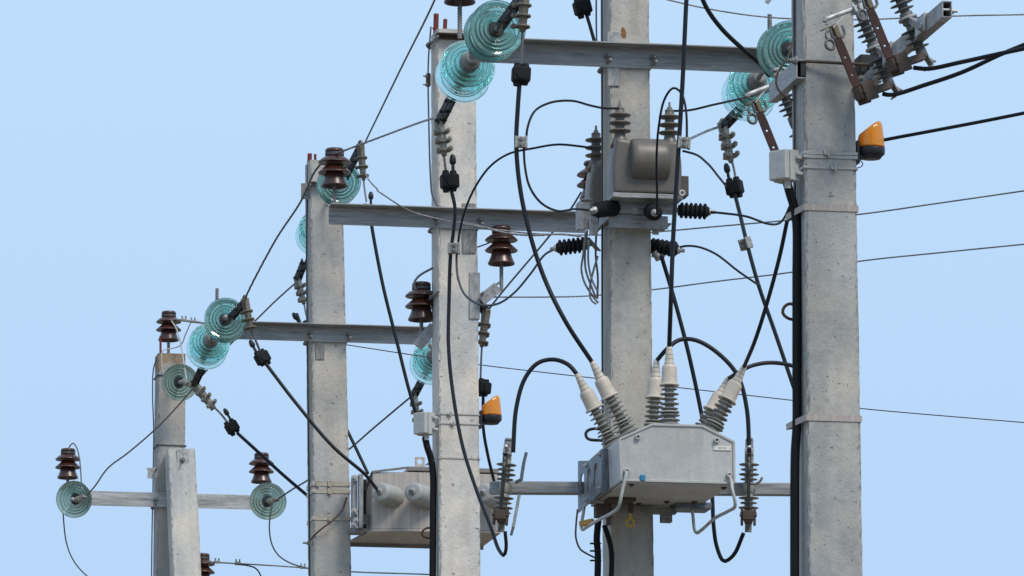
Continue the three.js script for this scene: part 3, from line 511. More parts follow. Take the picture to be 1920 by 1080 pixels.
// row of small clips on the low wires
for (const [x, y, d, lab] of [[407, 1054, D1 - .01, 'small wire clip at the bottom beside the brace insulator'], [446, 1056, D1 - .01, 'small wire clip in the middle of the bottom wire'], [568, 1064, D1 - .02, 'small wire clip on the bottom wire touching the banded pole'], [345, 600, D1 - .15, 'small wire clip by the insulator on the farthest pole'], [362, 603, D1 - .25, 'small wire clip between the farthest pole and glass discs']]) {
  const c = P(x, y, d), o = thing('wire_clip', lab, 'clamp', c, 'small wire clips');
  wpart(o, 'saddle', box(c, .04, .018, .02), M.castAlu); for (const s of [-1, 1]) wpart(o, 'nut', cyl(add(c, s * .012, .005, 0), add(c, s * .012, .028, 0), .006, .006, 6), M.galvDull);
}
wire('twisted wire from the farthest pole insulator towards the glass discs', [[318, 598, D1 - .02], [335, 600, D1 - .1], [360, 603, D1 - .25], [382, 606, D1 - .5], [400, 612, D1 - 1]], .008, M.castAlu, { ...strand, n: 90 });
wire('pale wire looping from the top insulator over the farthest pole face', [[318, 597, D1 - .06], [330, 615, D1 - .12], [338, 640, D1 - .16], [342, 662, D1 - .2], [346, 690, D1 - .35], [350, 712, D1 - .44]], .0048, M.wireWhite);
wire('thin pale wire crossing under the top insulator of the farthest pole', [[357, 606, D1 - .22], [348, 627, D1 - .18], [338, 648, D1 - .13], [318, 654, D1 - .11], [305, 658, D1 - .11], [303, 680, D1 - .105], [306, 700, D1 - .105]], .0042, M.wireWhite);

// ------------------------------------------------------------------ earth wires down the pole sides
function earth(pl, label, pts, r, mat = M.galvDull) { return wire(label, pts.map(([x, y, l]) => [x, y, pl.d + (l || 0)]), r, mat, { n: 60 }); }
earth(p5, 'steel earth wire down the left edge of the nearest pole', [[1489, -20, .0], [1490, 300, .0], [1491, 420, .0]], .0045, M.wireDark);
earth(p4, 'steel earth wire down the left edge of the recloser pole', [[1128, -20, -.02], [1129, 300, -.02], [1129, 560, -.02], [1130, 800, -.02]], .0045, M.wireDark);
earth(p4, 'thin pale earth wire standing off left of the recloser pole top', [[1118, -20, .05], [1118, 40, .05], [1119, 90, .05]], .004, M.wire);
earth(p3, 'steel earth wire down the upper left edge of the middle pole', [[808, 50, 0], [803, 120, 0], [804, 230, 0], [807, 330, 0], [810, 365, -.03], [822, 386, -.12], [835, 392, -.12]], .0045, M.wire);
earth(p2, 'steel earth wire down the left edge of the banded pole', [[577, 310, -.03], [575, 450, -.03], [577, 700, -.03], [580, 1000, -.03], [580, 1100, -.03]], .005, M.wireDark);
earth(p1, 'steel earth wire down the left edge of the farthest pole', [[294, 672, -.04], [288, 690, -.03], [286, 740, -.02], [288, 800, -.02], [287, 900, -.02], [285, 1000, -.02], [284, 1100, -.02]], .0045, M.wire);
{ const o = thing('earth_clip', 'rusty wire clip on the upper left edge of the middle pole', 'clamp', P(803, 150, D3)); wpart(o, 'plate', box(P(803, 150, D3 - .01), .022, .07, .03), M.rust); for (const y of [143, 159]) wpart(o, 'bolt', bolt(P(800, y, D3 - .02), R.clone().negate(), .007, .008, .012), M.galvDull); }
{ const o = thing('pole_bolt', 'small steel bolt through the left edge of the middle pole top', 'bolt', P(820, 66, D3 - .1)); wpart(o, 'head', bolt(P(820, 66, D3 - .1), L, .012, .012, .01), M.galvDull);
  wpart(o, 'loop', sweep(px([[815, 76, D3 - .1], [803, 82, D3 - .02], [800, 86, D3], [806, 88, D3 + .02]]), .008), M.galvDull); }
for (const [x, y, lab] of [[309, 839, 'wire tie loop round the farthest pole above the brace'], [290, 708, 'wire tie round the farthest pole beside the glass disc']]) {
  const yy = yAt(y, D1); single('wire_tie', lab, 'wire', loopTie(p1, yy), M.wireDark, 'wire ties on the farthest pole');
}
function loopTie(pl, y) { const c = pl.c(y), h = pl.half(y) + .003, q = []; for (const [a, b] of [[-1, 1], [-1, -1], [1, -1], [1, 1]]) q.push(add(c, a * h, 0, b * h)); const pts = []; for (let i = 0; i < 4; i++) for (let k = 0; k < 4; k++) pts.push(q[i].clone().lerp(q[(i + 1) % 4], k / 4)); return sweep(pts, .0045, { closed: true, n: 80 }); }

// ------------------------------------------------------------------ steel bands
function bandGeo(pl, y, h, off = .003, t = .002, drop = 0) {
  const c = pl.c(y), a = pl.half(y) + off, g = [];
  g.push(box(add(c, 0, 0, a), 2 * a, h, t), box(add(c, 0, 0, -a), 2 * a, h, t));
  g.push(xf(new RoundedBoxGeometry(t, h, 2 * a, 1, t * .2), add(c, a, 0, 0), U, L), xf(new RoundedBoxGeometry(t, h, 2 * a, 1, t * .2), add(c, -a, 0, 0), U, L)); return g;
}
function band(pl, py, h, mat, label, buckle) {
  const y = yAt(py, pl.d), o = thing('steel_band', label, 'strap', pl.c(y), 'steel bands round the poles');
  wpart(o, 'strap', bandGeo(pl, y, h), mat);
  for (const b of buckle || []) { const q = add(pl.c(y), b * pl.half(y), 0, pl.half(y) + .008); wpart(o, 'buckle', [box(q, .024, h + .008, .010), box(add(q, .006, 0, .004), .010, h + .022, .008)], mat); }
}
band(p5, 297, .013, M.stainless, 'upper steel band beside the lamp on the nearest pole', [-.15]);
band(p5, 304, .012, M.stainless, 'steel band just under the upper one on the nearest pole', []);
band(p5, 324, .011, M.stainless, 'thin lower steel band below the lamp on the nearest pole', [.1]);
band(p3, 783, .006, M.stainless, 'upper thin band by the left junction box on the middle pole', [-.5]);
band(p3, 801, .006, M.stainless, 'lower thin band by the left junction box on the middle pole', [-.35]);
band(p2, 912, .030, M.bandSteel, 'topmost of the three bands on the banded pole', [-.1, -.75]);
band(p2, 926, .026, M.bandSteel, 'middle of the three bands on the banded pole', [-.1]);
band(p2, 977, .024, M.bandSteel, 'lowest of the three bands on the banded pole', [-.1]);
// pinkish straps that also hold the conduits
function conduitBand(pl, py, cxl, label, h) {
  const y = yAt(py, pl.d), c = pl.c(y), a = pl.half(y) + .003, q = P(cxl, py + 3, pl.d - .0), o = thing('conduit_band', label, 'strap', c, 'straps holding the conduits');
  const A = add(c, a, 0, a), B = add(c, -a, 0, a), C = add(q, -.012, -.006, .05), Dd = add(q, -.016, -.006, -.04), E = add(c, -a, 0, -a), G = add(c, a, 0, -a), t = .002;
  const seg = (u, v) => { const d = v.clone().sub(u).normalize(), n = d.clone().cross(U).normalize(); return bar(u, v, h, t, U); };
  wpart(o, 'strap', [seg(A, B), seg(B, C), seg(C, Dd), seg(Dd, E), seg(E, G), seg(G, A)], M.bandPink);
}
conduitBand(p5, 399, 1486, 'upper pinkish strap round the nearest pole holding its conduit', .024);
conduitBand(p5, 792, 1487, 'lower pinkish strap round the nearest pole', .023);
conduitBand(p3, 865, 806, 'thin strap round the middle pole holding its conduit', .007);

// ------------------------------------------------------------------ junction boxes, conduits, lamps
const corr = { fn: (s, a, i) => i % 2 ? .90 : 1.03, seg: 12, n: 420 };
cable('thick black corrugated conduit down the left side of the nearest pole', [[1476, 343, D5 - .08], [1481, 362, D5 - .07], [1490, 392, D5 - .05], [1494, 425, D5 - .05], [1494, 520, D5 - .05], [1494, 700, D5 - .05], [1494, 800, D5 - .05], [1491, 850, D5 - .05], [1490, 1000, D5 - .05], [1490, 1100, D5 - .05]], .0178, M.blackMatte, 'conduit', 'corrugated_conduit', corr);
cable('black corrugated conduit down the left side of the middle pole', [[797, 820, D3 - .1], [801, 838, D3 - .1], [808, 860, D3 - .08], [812, 890, D3 - .07], [812, 960, D3 - .07], [811, 1100, D3 - .07]], .0185, M.blackMatte, 'conduit', 'corrugated_conduit', { ...corr, n: 240 });
cable('black corrugated conduit below the recloser tank along the pole edge', [[1122, 975, D4 - .2], [1119, 1010, D4 - .18], [1121, 1040, D4 - .18], [1120, 1100, D4 - .18]], .0155, M.blackMatte, 'conduit', 'corrugated_conduit', { ...corr, n: 120 });
cable('bowed black corrugated conduit below the recloser tank in front of the pole', [[1133, 985, D4 - .2], [1139, 1002, D4 - .2], [1145, 1025, D4 - .2], [1147, 1050, D4 - .2], [1145, 1100, D4 - .19]], .0120, M.blackMatte, 'conduit', 'corrugated_conduit', { ...corr, n: 120 });
function junctionBox(x, y, d, s, label) {
  const c = P(x, y, d), o = thing('junction_box', label, 'box', c, 'grey junction boxes'); const a = THREE.MathUtils.degToRad(-42), f = V(Math.sin(a), 0, Math.cos(a)); place(o, c, U, f); o.scale.setScalar(s);
  mesh('body', new RoundedBoxGeometry(.088, .118, .050, 2, .006), M.plastic, o).position.set(0, 0, -.006);
  mesh('lid', [new RoundedBoxGeometry(.084, .113, .026, 2, .007)], M.plastic, o).position.set(0, 0, .034);
  mesh('gland', cyl(V(.012, -.056, 0), V(.012, -.085, 0), .014, .012), M.plastic, o);
  mesh('mounting_feet', [.03, -.03].map(yy => new RoundedBoxGeometry(.018, .014, .03, 1, .003).translate(.052, yy, -.02)), M.plastic, o);
  return o;
}
junctionBox(1472, 312, D5 - .09, 1, 'pale grey junction box on the left side of the nearest pole');
junctionBox(797, 795, D3 - .12, 1.02, 'pale grey junction box on the left side of the middle pole');
function lamp(x, y, d, s, label) {  // (x, y): centre of the lens bottom
  const o = thing('warning_lamp', label, 'lamp', P(x, y, d), 'amber warning lamps'); place(o, P(x, y, d), U, L); o.scale.setScalar(s);
  const prof = [[0, 0], [.050, 0], [.051, .006], [.0495, .012]]; for (let i = 1; i <= 24; i++) { const t = i / 24; prof.push([.0495 - .010 * t - .012 * Math.pow(t, 6), .012 + .105 * t]); } prof.push([.012, .1185], [0, .119]);
  const g = lathe(prof, 120), q = g.attributes.position;
  for (let i = 0; i < q.count; i++) { const X = q.getX(i), Y = q.getY(i), Z = q.getZ(i), a = Math.atan2(Z, X), rr = 1 + (Y > .014 ? .010 * Math.cos(36 * a) : 0), pl = .084 + X * .80, h = Math.max(0, .5 - .5 * (Y - pl) / .018 * .5), k = .038, m = Math.min(Y, pl) - Math.max(0, k - Math.abs(Y - pl)) ** 2 / (4 * k); q.setXYZ(i, X * rr, Y > .02 ? m : Y, Z * rr); }
  g.computeVertexNormals(); mesh('lens', g, M.amber, o);
  mesh('reflector', lathe([[0, .004], [.02, .004], [.018, .05], [0, .06]], 20), M.amberCore, o);
  const b = mesh('base', [lathe([[0, 0], [.0505, 0], [.0515, -.004], [.0505, -.022], [.046, -.026], [.040, -.032], [.034, -.040], [0, -.042]], 40)], M.lampBlack, o);
  mesh('arm', [bar(V(-.045, -.028, 0), V(.0, -.026, 0), .03, .035, V(0, 1, 0)), new RoundedBoxGeometry(.012, .085, .06, 2, .003).translate(-.054, -.02, 0)], M.lampBlack, o);
  return o;
}
lamp(1633, 278, D5 - .02, 1.03, 'amber warning lamp on the right side of the nearest pole');
lamp(921, 780, D3 - .02, 1.10, 'smaller amber warning lamp on the right side of the middle pole');
cable('thin lead curling under the right amber lamp', [[1612, 300, D5], [1618, 308, D5 - .02], [1612, 314, D5 - .03], [1602, 314, D5 - .04]], .002, M.cableGrey, 'cable', 'thin_cable');

// ------------------------------------------------------------------ recloser tank
{
  const zf = 27.5, fb = P(1271, 903, zf);                       // centre of the front bottom edge
  const k = fb.distanceTo(P(1271, 902, zf)), dep = .76;
  const o = thing('recloser', 'large pale grey recloser tank with six bushings on the pole', 'recloser', add(fb, 0, 0, -dep / 2));
  const X = p => (p[0] - 1271) * k * 1.018, Y = p => (903 - p[1]) * k / cp * 1.0;
  const out = [[1166, 903], [1376, 903], [1376, 827], [1317, 799], [1223, 799], [1163, 827]];
  const prism = (poly, z0, z1, bev) => { const s = new THREE.Shape(poly.map(p => new THREE.Vector2(X(p), Y(p)))); const g = new THREE.ExtrudeGeometry(s, { depth: z1 - z0 - 2 * bev, bevelEnabled: true, bevelSize: bev, bevelThickness: bev, bevelSegments: 2, bevelOffset: -bev }); g.translate(0, 0, z0 + bev); return xf(g, fb.clone(), U, L); };
  wpart(o, 'tank', prism(out, -dep, 0, .004), M.paint);
  // front cover sheet with a rolled rim, standing a little proud
  const rim = out.map((p, i) => [p, out[(i + 1) % 6]]).map(([a, b]) => bar(add(fb, X(a), Y(a), .001), add(fb, X(b), Y(b), .001), .010, .010, L));
  wpart(o, 'front_rim', rim, M.paint);
  wpart(o, 'base_plate', [box(add(fb, .0, -.006, -dep / 2), .472, .012, dep - .012)], M.paint);
  for (const [r, l] of [[-.2, -.03], [.215, -.05], [.18, -.5], [-.05, -.60], [.06, -.52], [-.19, -.6]]) wpart(o, 'base_bolt', bolt(add(fb, r, -.013, l), U.clone().negate(), .009, .007, .004), M.brown);
  const fp = (x, y, off = 0) => add(fb, X([x]), Y([0, y]), off);
  // screws on the front
  for (const [x, y, t] of [[1196, 823, .012], [1343, 825, .012], [1175, 887, .018], [1366, 889, .018]]) { const q = fp(x, y); wpart(o, 'screw_boss', [cyl(add(q, 0, 0, -.01), add(q, 0, 0, t), .0135, .012, 18), torus(add(q, 0, 0, t), L, .009, .0045)], M.paint); wpart(o, 'screw', cyl(add(q, 0, 0, t - .004), add(q, 0, 0, t + .003), .006, .006, 6), M.darkSteel); }
  // bent guard tubes under the tank
  const tube = (pts) => sweep(pts, .0075, { n: 70, seg: 10 });
  wpart(o, 'guard_tube', tube(px([fp(1175, 887, .014), fp(1172, 900, .02), [1168, 915, zf - .06], [1164, 935, zf - .06], [1160, 950, zf - .04], [1147, 962, zf + .1], [1122, 975, zf + .3], [1099, 989, zf + .55], [1092, 993, zf + .60], [1090, 987, zf + .62], [1094, 960, zf + .62], [1096, 945, zf + .62]])), M.paint);
  wpart(o, 'guard_tube', tube(px([fp(1366, 889, .014), fp(1369, 902, .02), [1373, 917, zf + .0], [1378, 940, zf + .0], [1378, 950, zf + .02], [1366, 958, zf + .08], [1340, 972, zf + .3], [1315, 994, zf + .52], [1306, 999, zf + .58], [1302, 992, zf + .6], [1300, 975, zf + .6], [1298, 955, zf + .6]])), M.paint);
  // slotted plate on the left side
  { const xl = X([1163, 0]) - .022, s = new THREE.Shape(); const pts = [[-.80, -.033], [-.26, -.014], [-.26, .175], [-.55, .165], [-.80, .20]];
    s.moveTo(...pts[0]); for (const p of pts.slice(1)) s.lineTo(...p);
    for (const z of [-.70, -.545, -.395]) { const h = new THREE.Path(); h.moveTo(z - .040, .03); h.lineTo(z + .040, .03); h.lineTo(z + .040, .11); h.absellipse(z, .11, .040, .02, 0, Math.PI, false); h.lineTo(z - .040, .03); s.holes.push(h); }
    const g = new THREE.ExtrudeGeometry(s, { depth: .006, bevelEnabled: false, curveSegments: 8 }); g.rotateY(-Math.PI / 2); g.translate(xl, 0, 0); // shape x -> z
    wpart(o, 'side_plate', [xf(g, fb.clone(), U, L), bar(add(fb, xl + .011, -.014, -.261), add(fb, xl + .011, .175, -.261), .006, .022, L)], M.panel);
    for (const [z, y] of [[-.29, .155], [-.29, .005], [-.6, .15], [-.6, -.005]]) wpart(o, 'plate_bolt', bolt(add(fb, xl - .006, y, z), R.clone().negate(), .009, .008, .008), M.galvBright); }
  { const xr = X([1376, 0]); wpart(o, 'right_flange', box(add(fb, xr - .06, -.022, -.62), .16, .03, .14), M.panel); }
  // rating plate, blue marker, lifting ring, handle
  const cv = document.createElement('canvas'); cv.width = 256; cv.height = 64; const c2 = cv.getContext('2d'); c2.fillStyle = '#e6e0d6'; c2.fillRect(0, 0, 256, 64); c2.fillStyle = '#3a3530'; const rr = rng(9); for (const y of [16, 34]) for (let x = 60; x < 190;) { const w = 5 + rr() * 14; c2.fillRect(x, y + rr() * 3, w, 8); x += w + 4 + rr() * 8; } for (const x of [16, 240]) { c2.beginPath(); c2.arc(x, 32, 7, 0, 7); c2.fill(); }
  const ct = new THREE.CanvasTexture(cv); ct.colorSpace = THREE.SRGBColorSpace; const pm = std({ map: ct, roughness: .4, metalness: .2 });
  const pg = new THREE.BoxGeometry(.078, .019, .003); { const u = pg.attributes.uv; for (let i = 0; i < u.count; i++) if (i < 16 || i > 19) u.setXY(i, .02, .05); }
  wpart(o, 'rating_plate', xf(pg, fp(1354, 839, .003), U, L), pm);
  wpart(o, 'blue_marker', box(fp(1205, 898, .006), .022, .026, .012), M.blue);
  wpart(o, 'operating_shaft', cyl(P(1140, 945, zf + .5), P(1141, 985, zf + .5), .012, .010), M.brown); wpart(o, 'operating_shaft', cyl(P(1183, 944, zf + .5), P(1183, 962, zf + .5), .012, .012), M.brown);
  wpart(o, 'bottom_block', [box(P(1163, 938, zf + .45), .12, .018, .12), box(P(1130, 958, zf + .52), .07, .06, .06)], M.brown);
  wpart(o, 'trip_ring', [torus(P(1182, 980, zf + .5), L, .017, .005), cyl(P(1182, 960, zf + .5), P(1182, 973, zf + .5), .006, .005)].map((g, i) => { return g; }), M.yellow);
  wpart(o, 'handle', [bar(P(1087, 983, zf + .52), P(1113, 977, zf + .5), .024, .024, U)], M.handle);
  wpart(o, 'mounting_bracket', [box(add(fb, -.03, .06, -dep - .045), .18, .16, .08), box(add(fb, -.02, -.035, -.66), .30, .03, .05), box(add(fb, .09, -.06, -.68), .05, .05, .04)], M.galvDull);
  // bushings
  const shedPts = [[0, -.03], [.066, -.03], [.062, -.008], [.048, .006], [.040, .014]]; let y = .018; const rad = [.054, .047, .046, .039, .043, .036, .042, .035];
  rad.forEach((r, i) => { const core = i === 0 ? .038 : i === 1 ? .030 : .0195; shedPts.push([core, y], [r - .003, y + .001], [r, y + .003], [r - .001, y + .005], [core + .006, y + .009], [core, y + .012]); if (i === 2) { shedPts.push([.043, y + .014], [.044, y + .0165], [.042, y + .022], [.022, y + .024]); y += .008; } y += .0215; });
  shedPts.push([.0195, y + .01], [.016, y + .04], [0, y + .04]);
  const ins = lathe(shedPts, 32), y0 = y - .004;
  const bootG = lathe([[0, y0 + .004], [.026, y0 + .004], [.0415, y0 + .001], [.044, y0 + .004], [.043, y0 + .008], [.035, y0 + .014], [.0335, y0 + .05], [.0335, y0 + .080], [.030, y0 + .090], [.0215, y0 + .098], [.019, y0 + .118], [.0155, y0 + .145], [.0115, y0 + .178], [0, y0 + .179]], 32);
  const seam = join([.100, .120, .140, .160].map((q, i) => torus(V(0, y0 + q, 0), U, .0214 - i * .0026, .0012)));
  const S = (dx, dy, l) => add(fb, dx, dy, l);
  const slots = [[-1, .19], [0, .17], [1, .19], [-1, .53], [0, .53], [1, .50]];
  const nm = ['left front', 'middle front', 'right front', 'left rear', 'middle rear', 'right rear'];
  slots.forEach(([s, l], i) => {
    const base = s === 0 ? S(0, Y([0, 799]) + .005, -l) : S(s * .172, Y([0, 813]) + .004, -l);
    const ax = U.clone().multiplyScalar(Math.cos(.45 * s)).addScaledVector(R, Math.sin(.48 * s) + (i === 4 ? .05 : 0));
    tips.push(base.clone().addScaledVector(ax.clone().normalize(), y0 + .172));
    const b = new THREE.Group(); b.name = 'bushing'; o.add(b); place(b, base.clone().sub(o.position), ax, L); b.userData.label = nm[i] + ' bushing with cream boot';
    mesh('sheds', ins, M.silicone, b); mesh('boot', bootG, M.boot, b); mesh('boot_rings', seam, M.bootSeam, b);
  });
}
cable('thick black cable from the top centre clamp down to the left front bushing', [[977, 120, n4], [971, 200, n4], [968, 270, n4], [974, 345, n4], [990, 425, n4], [1020, 520, n4], [1060, 602, n4 - .02], tips[0]], .0100);
cable('thick black cable falling straight down to the middle front bushing', [[1291, -60, n4], [1287, 0, n4], [1280, 150, n4], [1271, 300, n4], [1262, 450, n4], [1258, 560, n4], tips[1]], .0100);
cable('thick black cable rising from the right front bushing to behind the right pole', [tips[2], [1418, 632, 27.5], [1440, 562, 27.4], [1462, 480, 27.3], [1478, 405, 27.2], [1490, 360, 27.1], [1500, 330, 27.0]], .0094);
cable('thick black cable arching from the left rear bushing down to a fuse cutout', [tips[3], [1066, 684, 27.97], [1037, 674, 28.0], [1008, 681, 28.0], [984, 710, 28.0], [968, 765, 28.0], [962, 848, 28.0]], .0098);
cable('thick black cable arching over from the middle rear bushing to the right cutout', [tips[4], [1252, 653, 27.97], [1275, 637, 28.0], [1305, 638, 28.0], [1346, 662, 28.0], [1383, 704, 28.0], [1400, 765, 28.0], [1405, 850, 28.0]], .0098);
cable('short black cable from the right rear bushing to the right pole', [tips[5], [1385, 698, 27.95], [1409, 686, 27.97], [1445, 680, 28.0], [1483, 685, 28.0], [1520, 700, 28.0]], .0094);
cable('thin dark lead hanging under the recloser left side', [[1083, 955, D4 - .25], [1080, 985, D4 - .25], [1080, 1010, D4 - .25], [1088, 1030, D4 - .24], [1100, 1038, D4 - .23], [1116, 1046, D4 - .2]], .0042, M.wireBrown, 'cable', 'thin_cable');
for (const [y, lab] of [[1019, 'upper black tie on the conduit under the recloser'], [1033, 'middle black tie on the conduit under the recloser'], [1051, 'lower black tie on the conduit under the recloser']]) single('cable_tie', lab, 'tie', [bar(P(1106, y, D4 - .18), P(1117, y, D4 - .18), .008, .006), torus(P(1120, y, D4 - .18), U, .0172, .002)], M.black, 'cable ties');

// ------------------------------------------------------------------ voltage transformers on the recloser pole
function bushTop(h, r1 = .050) { const p = [[0, -.05], [.044, -.05], [.036, -.02], [.026, .0], [.024, .012]]; for (let i = 0; i < 3; i++) { const y = .016 + i * .036; p.push([.022, y], [.046, y + .004], [r1, y + .008], [.049, y + .012], [.03, y + .018], [.021, y + .022]); } p.push([.021, .12], [.022, .126], [.020, .130], [0, .130]); return lathe(p, 28); }
const vtBush = bushTop();
const vtStud = join([cyl(V(0, .128, 0), V(0, .142, 0), .012, .012, 6), cyl(V(0, .142, 0), V(0, .165, 0), .006, .005)]);
function vt(c, zdir, label, sc = 1) { // c: bottom centre
  const o = thing('voltage_transformer', label, 'transformer', c, 'voltage transformers'); place(o, c, U, zdir); o.scale.setScalar(sc);
  const s = new THREE.Shape(); s.moveTo(-.15, 0); s.lineTo(.15, 0); s.lineTo(.155, .02); s.lineTo(.158, .10); s.bezierCurveTo(.158, .17, .15, .19, .142, .245); s.lineTo(.09, .245); s.bezierCurveTo(.088, .238, .06, .234, 0, .234); s.bezierCurveTo(-.06, .234, -.088, .238, -.09, .245); s.lineTo(-.142, .245); s.bezierCurveTo(-.15, .19, -.158, .17, -.158, .10); s.lineTo(-.155, .02); s.closePath();
  const g = new THREE.ExtrudeGeometry(s, { depth: .10, bevelEnabled: true, bevelSize: .014, bevelThickness: .022, bevelSegments: 4, bevelOffset: -.014, curveSegments: 10 }); g.translate(0, 0, -.05);
  mesh('body', toCreasedNormals(g, .7), M.epoxy, o);
  const bl = lathe([[0, -.088], [.068, -.088], [.078, -.080], [.081, -.06], [.082, 0], [.081, .06], [.078, .080], [.068, .088], [0, .088]], 40); bl.rotateZ(Math.PI / 2); bl.scale(1, 1.18, 1.1);
  mesh('winding_barrel', bl, M.epoxy, o).position.set(.008, .155, .052);
  for (const x of [-.112, .116]) { const b = mesh('bushing', vtBush, M.epoxy, o); b.position.set(x, .270, -.005); mesh('stud', vtStud, M.galvDull, b); }
  mesh('base_frame', [new RoundedBoxGeometry(.32, .022, .15, 1, .003).translate(0, -.012, 0)], M.galv, o);
  return o;
}
{
  const c0 = P(1209, 368, D4 - .24); vt(c0, L, 'brown grey cast resin transformer with two ribbed bushings before the pole');
  const c1 = P(1164, 372, D4 + .34); c1.y = c0.y; vt(c1, L.clone().negate(), 'brown grey transformer mostly hidden behind the left side of the pole', 1);
  const o = thing('terminal_box', 'small grey brown terminal cover right of the cast transformer', 'box', P(1283, 352, D4 - .24));
  wpart(o, 'cover', box(P(1278, 352, D4 - .22), .045, .09, .10), M.epoxyDark); wpart(o, 'cable_gland', [torus(P(1279, 362, D4 - .30), L, .011, .005), cyl(P(1279, 362, D4 - .29), P(1279, 362, D4 - .26), .013, .013)], M.plastic);
  // carrier frame round the pole
  const y = yAt(404, D4), c = p4.c(y), h = p4.half(y), f = thing('transformer_frame', 'grey steel frame clamped round the pole under the cast transformers', 'bracket', add(c, 0, -.08, 0));
  wpart(f, 'front_plate', box(add(P(1196, 388, D4 - .20), .02, 0, 0), .30, .062, .008), M.galv);
  wpart(f, 'bottom_plate', [box(P(1197, 416, D4 - .19), .27, .06, .006), box(P(1197, 424, D4 - .1), .27, .006, .17)], M.galv);
  wpart(f, 'left_bracket', [box(P(1096, 405, D4 - .12), .05, .125, .006), box(P(1085, 405, D4 - .06), .006, .125, .12), box(P(1096, 378, D4 - .06), .05, .006, .12)], M.galv);
  wpart(f, 'side_lug', [box(P(1113, 424, D4 - .13), .04, .085, .006), box(P(1229, 432, D4 - .1), .03, .04, .006)], M.galvBright);
  wpart(f, 'side_rail', [box(add(c, -h - .012, -.02, -.04), .02, .06, .42), box(add(c, h + .014, -.02, -.04), .02, .06, .42)], M.galv);
  wpart(f, 'bolt', bolt(P(1190, 395, D4 - .21), L, .011, .01, .01), M.galvBright);
  wpart(f, 'rear_arm', bar(P(1100, 445, D4 - .02), P(1122, 470, D4 + .02), .05, .006, L), M.galv);
}
// black polymer arresters
const arrPts = [[0, 0], [.026, 0]]; for (let i = 0; i < 6; i++) { const y = .006 + i * .021; arrPts.push([.024, y], [.034, y + .004], [.0375, y + .009], [.034, y + .014], [.024, y + .018]); } arrPts.push([.024, .134], [.02, .138], [0, .138]);
const arrGeo = lathe(arrPts, 28), arrCap = lathe([[0, .134], [.017, .134], [.017, .146], [.010, .150], [.0085, .168], [0, .170]], 16), arrFoot = lathe([[0, -.02], [.012, -.02], [.012, .004], [0, .004]], 12);
for (const [a, b, lab] of [
  [[1156, 389, D4 - .22], [1105, 395, D4 - .34], 'black ribbed arrester pointing left under the cast transformer'],
  [[1222, 396, D4 - .22], [1233, 402, D4 - .50], 'black ribbed arrester pointing at the viewer under the cast transformer'],
  [[1272, 394, D4 - .16], [1330, 397, D4 - .14], 'black ribbed arrester pointing right under the cast transformer'],
  [[1100, 458, D4 + .0], [1046, 465, D4 + .02], 'black ribbed arrester left of the pole below the frame'],
  [[1218, 460, D4 + .06], [1268, 468, D4 + .02], 'black ribbed arrester right of the pole below the frame']]) {
  const A = P(...a), B = P(...b), o = thing('surge_arrester', lab, 'arrester', A, 'black surge arresters'); place(o, A, dirOf(A, B), U);
  mesh('ribbed_body', arrGeo, M.blackMatte, o); mesh('terminal', arrCap, M.galvBright, o); mesh('foot_stud', arrFoot, M.galvDull, o);
}
{ const o = thing('lamp_holder', 'bright metal clamp ring under the lower right arrester', 'clamp', P(1234, 482, D4 + .04)); wpart(o, 'ring', [cyl(P(1228, 472, D4 + .04), P(1236, 484, D4 + .04), .018, .02), torus(P(1237, 485, D4 + .04), im(.5, 1), .017, .005)], M.galvBright); wpart(o, 'arm', bar(P(1222, 478, D4 + .04), P(1246, 482, D4 + .03), .02, .006, U), M.galvBright); }
// bundle of grey leads left of the pole
const gb = [[[1122, 405], [1118, 440], [1117, 480], [1121, 520], [1120, 560]], [[1101, 432], [1097, 470], [1098, 505], [1108, 535], [1118, 560]], [[1098, 436], [1093, 480], [1090, 505], [1096, 530], [1112, 556], [1122, 568]], [[1121, 480], [1112, 510], [1106, 540], [1108, 562], [1118, 570]], [[1104, 450], [1103, 490], [1110, 525], [1120, 545]]];
gb.forEach((q, i) => cable(['pinkish lead falling along the pole edge under the frame', 'outer left grey lead of the bundle beside the pole', 'lowest drooping grey lead of the bundle beside the pole', 'grey lead crossing back in the bundle beside the pole', 'inner grey lead of the bundle beside the pole'][i], q.map(p => [p[0], p[1], D4 - .08 - i * .012]), .0048, i === 0 ? M.wireBrown : M.wire, 'cable', 'grey_lead'));

// ------------------------------------------------------------------ fuse cutouts (local +Y up the insulator, +Z towards the fuse bar)
const cp2 = [[0, -.155], [.020, -.155], [.020, -.125]]; for (const s of [-1, 1]) { for (let i = 0; i < 4; i++) { const y = (s < 0 ? -.118 : .032) + i * .022, r = i % 2 ? .046 : .039; cp2.push([.0175, y], [r - .004, y + .002], [r, y + .004], [r - .003, y + .0065], [.0195, y + .010]); } if (s < 0) cp2.push([.0185, -.024], [.0245, -.022], [.0255, 0], [.0245, .022], [.0185, .024]); } cp2.push([.020, .125], [.020, .155], [0, .155]);
const cutIns = lathe(cp2, 28);
const cutTop = join([new RoundedBoxGeometry(.040, .030, .04, 2, .004).translate(0, .158, .012), cyl(V(0, .165, .0), V(0, .158, .16), .010, .009, 14), cyl(V(0, .158, .16), V(0, .150, .168), .012, .008, 12), bar(V(0, .148, .09), V(0, .118, .15), .024, .004, V(1, 0, 0))]);
const cutTerm = join([new RoundedBoxGeometry(.036, .040, .012, 2, .003).translate(0, .197, -.005), bolt(V(0, .198, 0), V(0, 0, 1), .009, .01, .004), new RoundedBoxGeometry(.03, .01, .03, 1, .003).translate(0, .218, -.004)]);
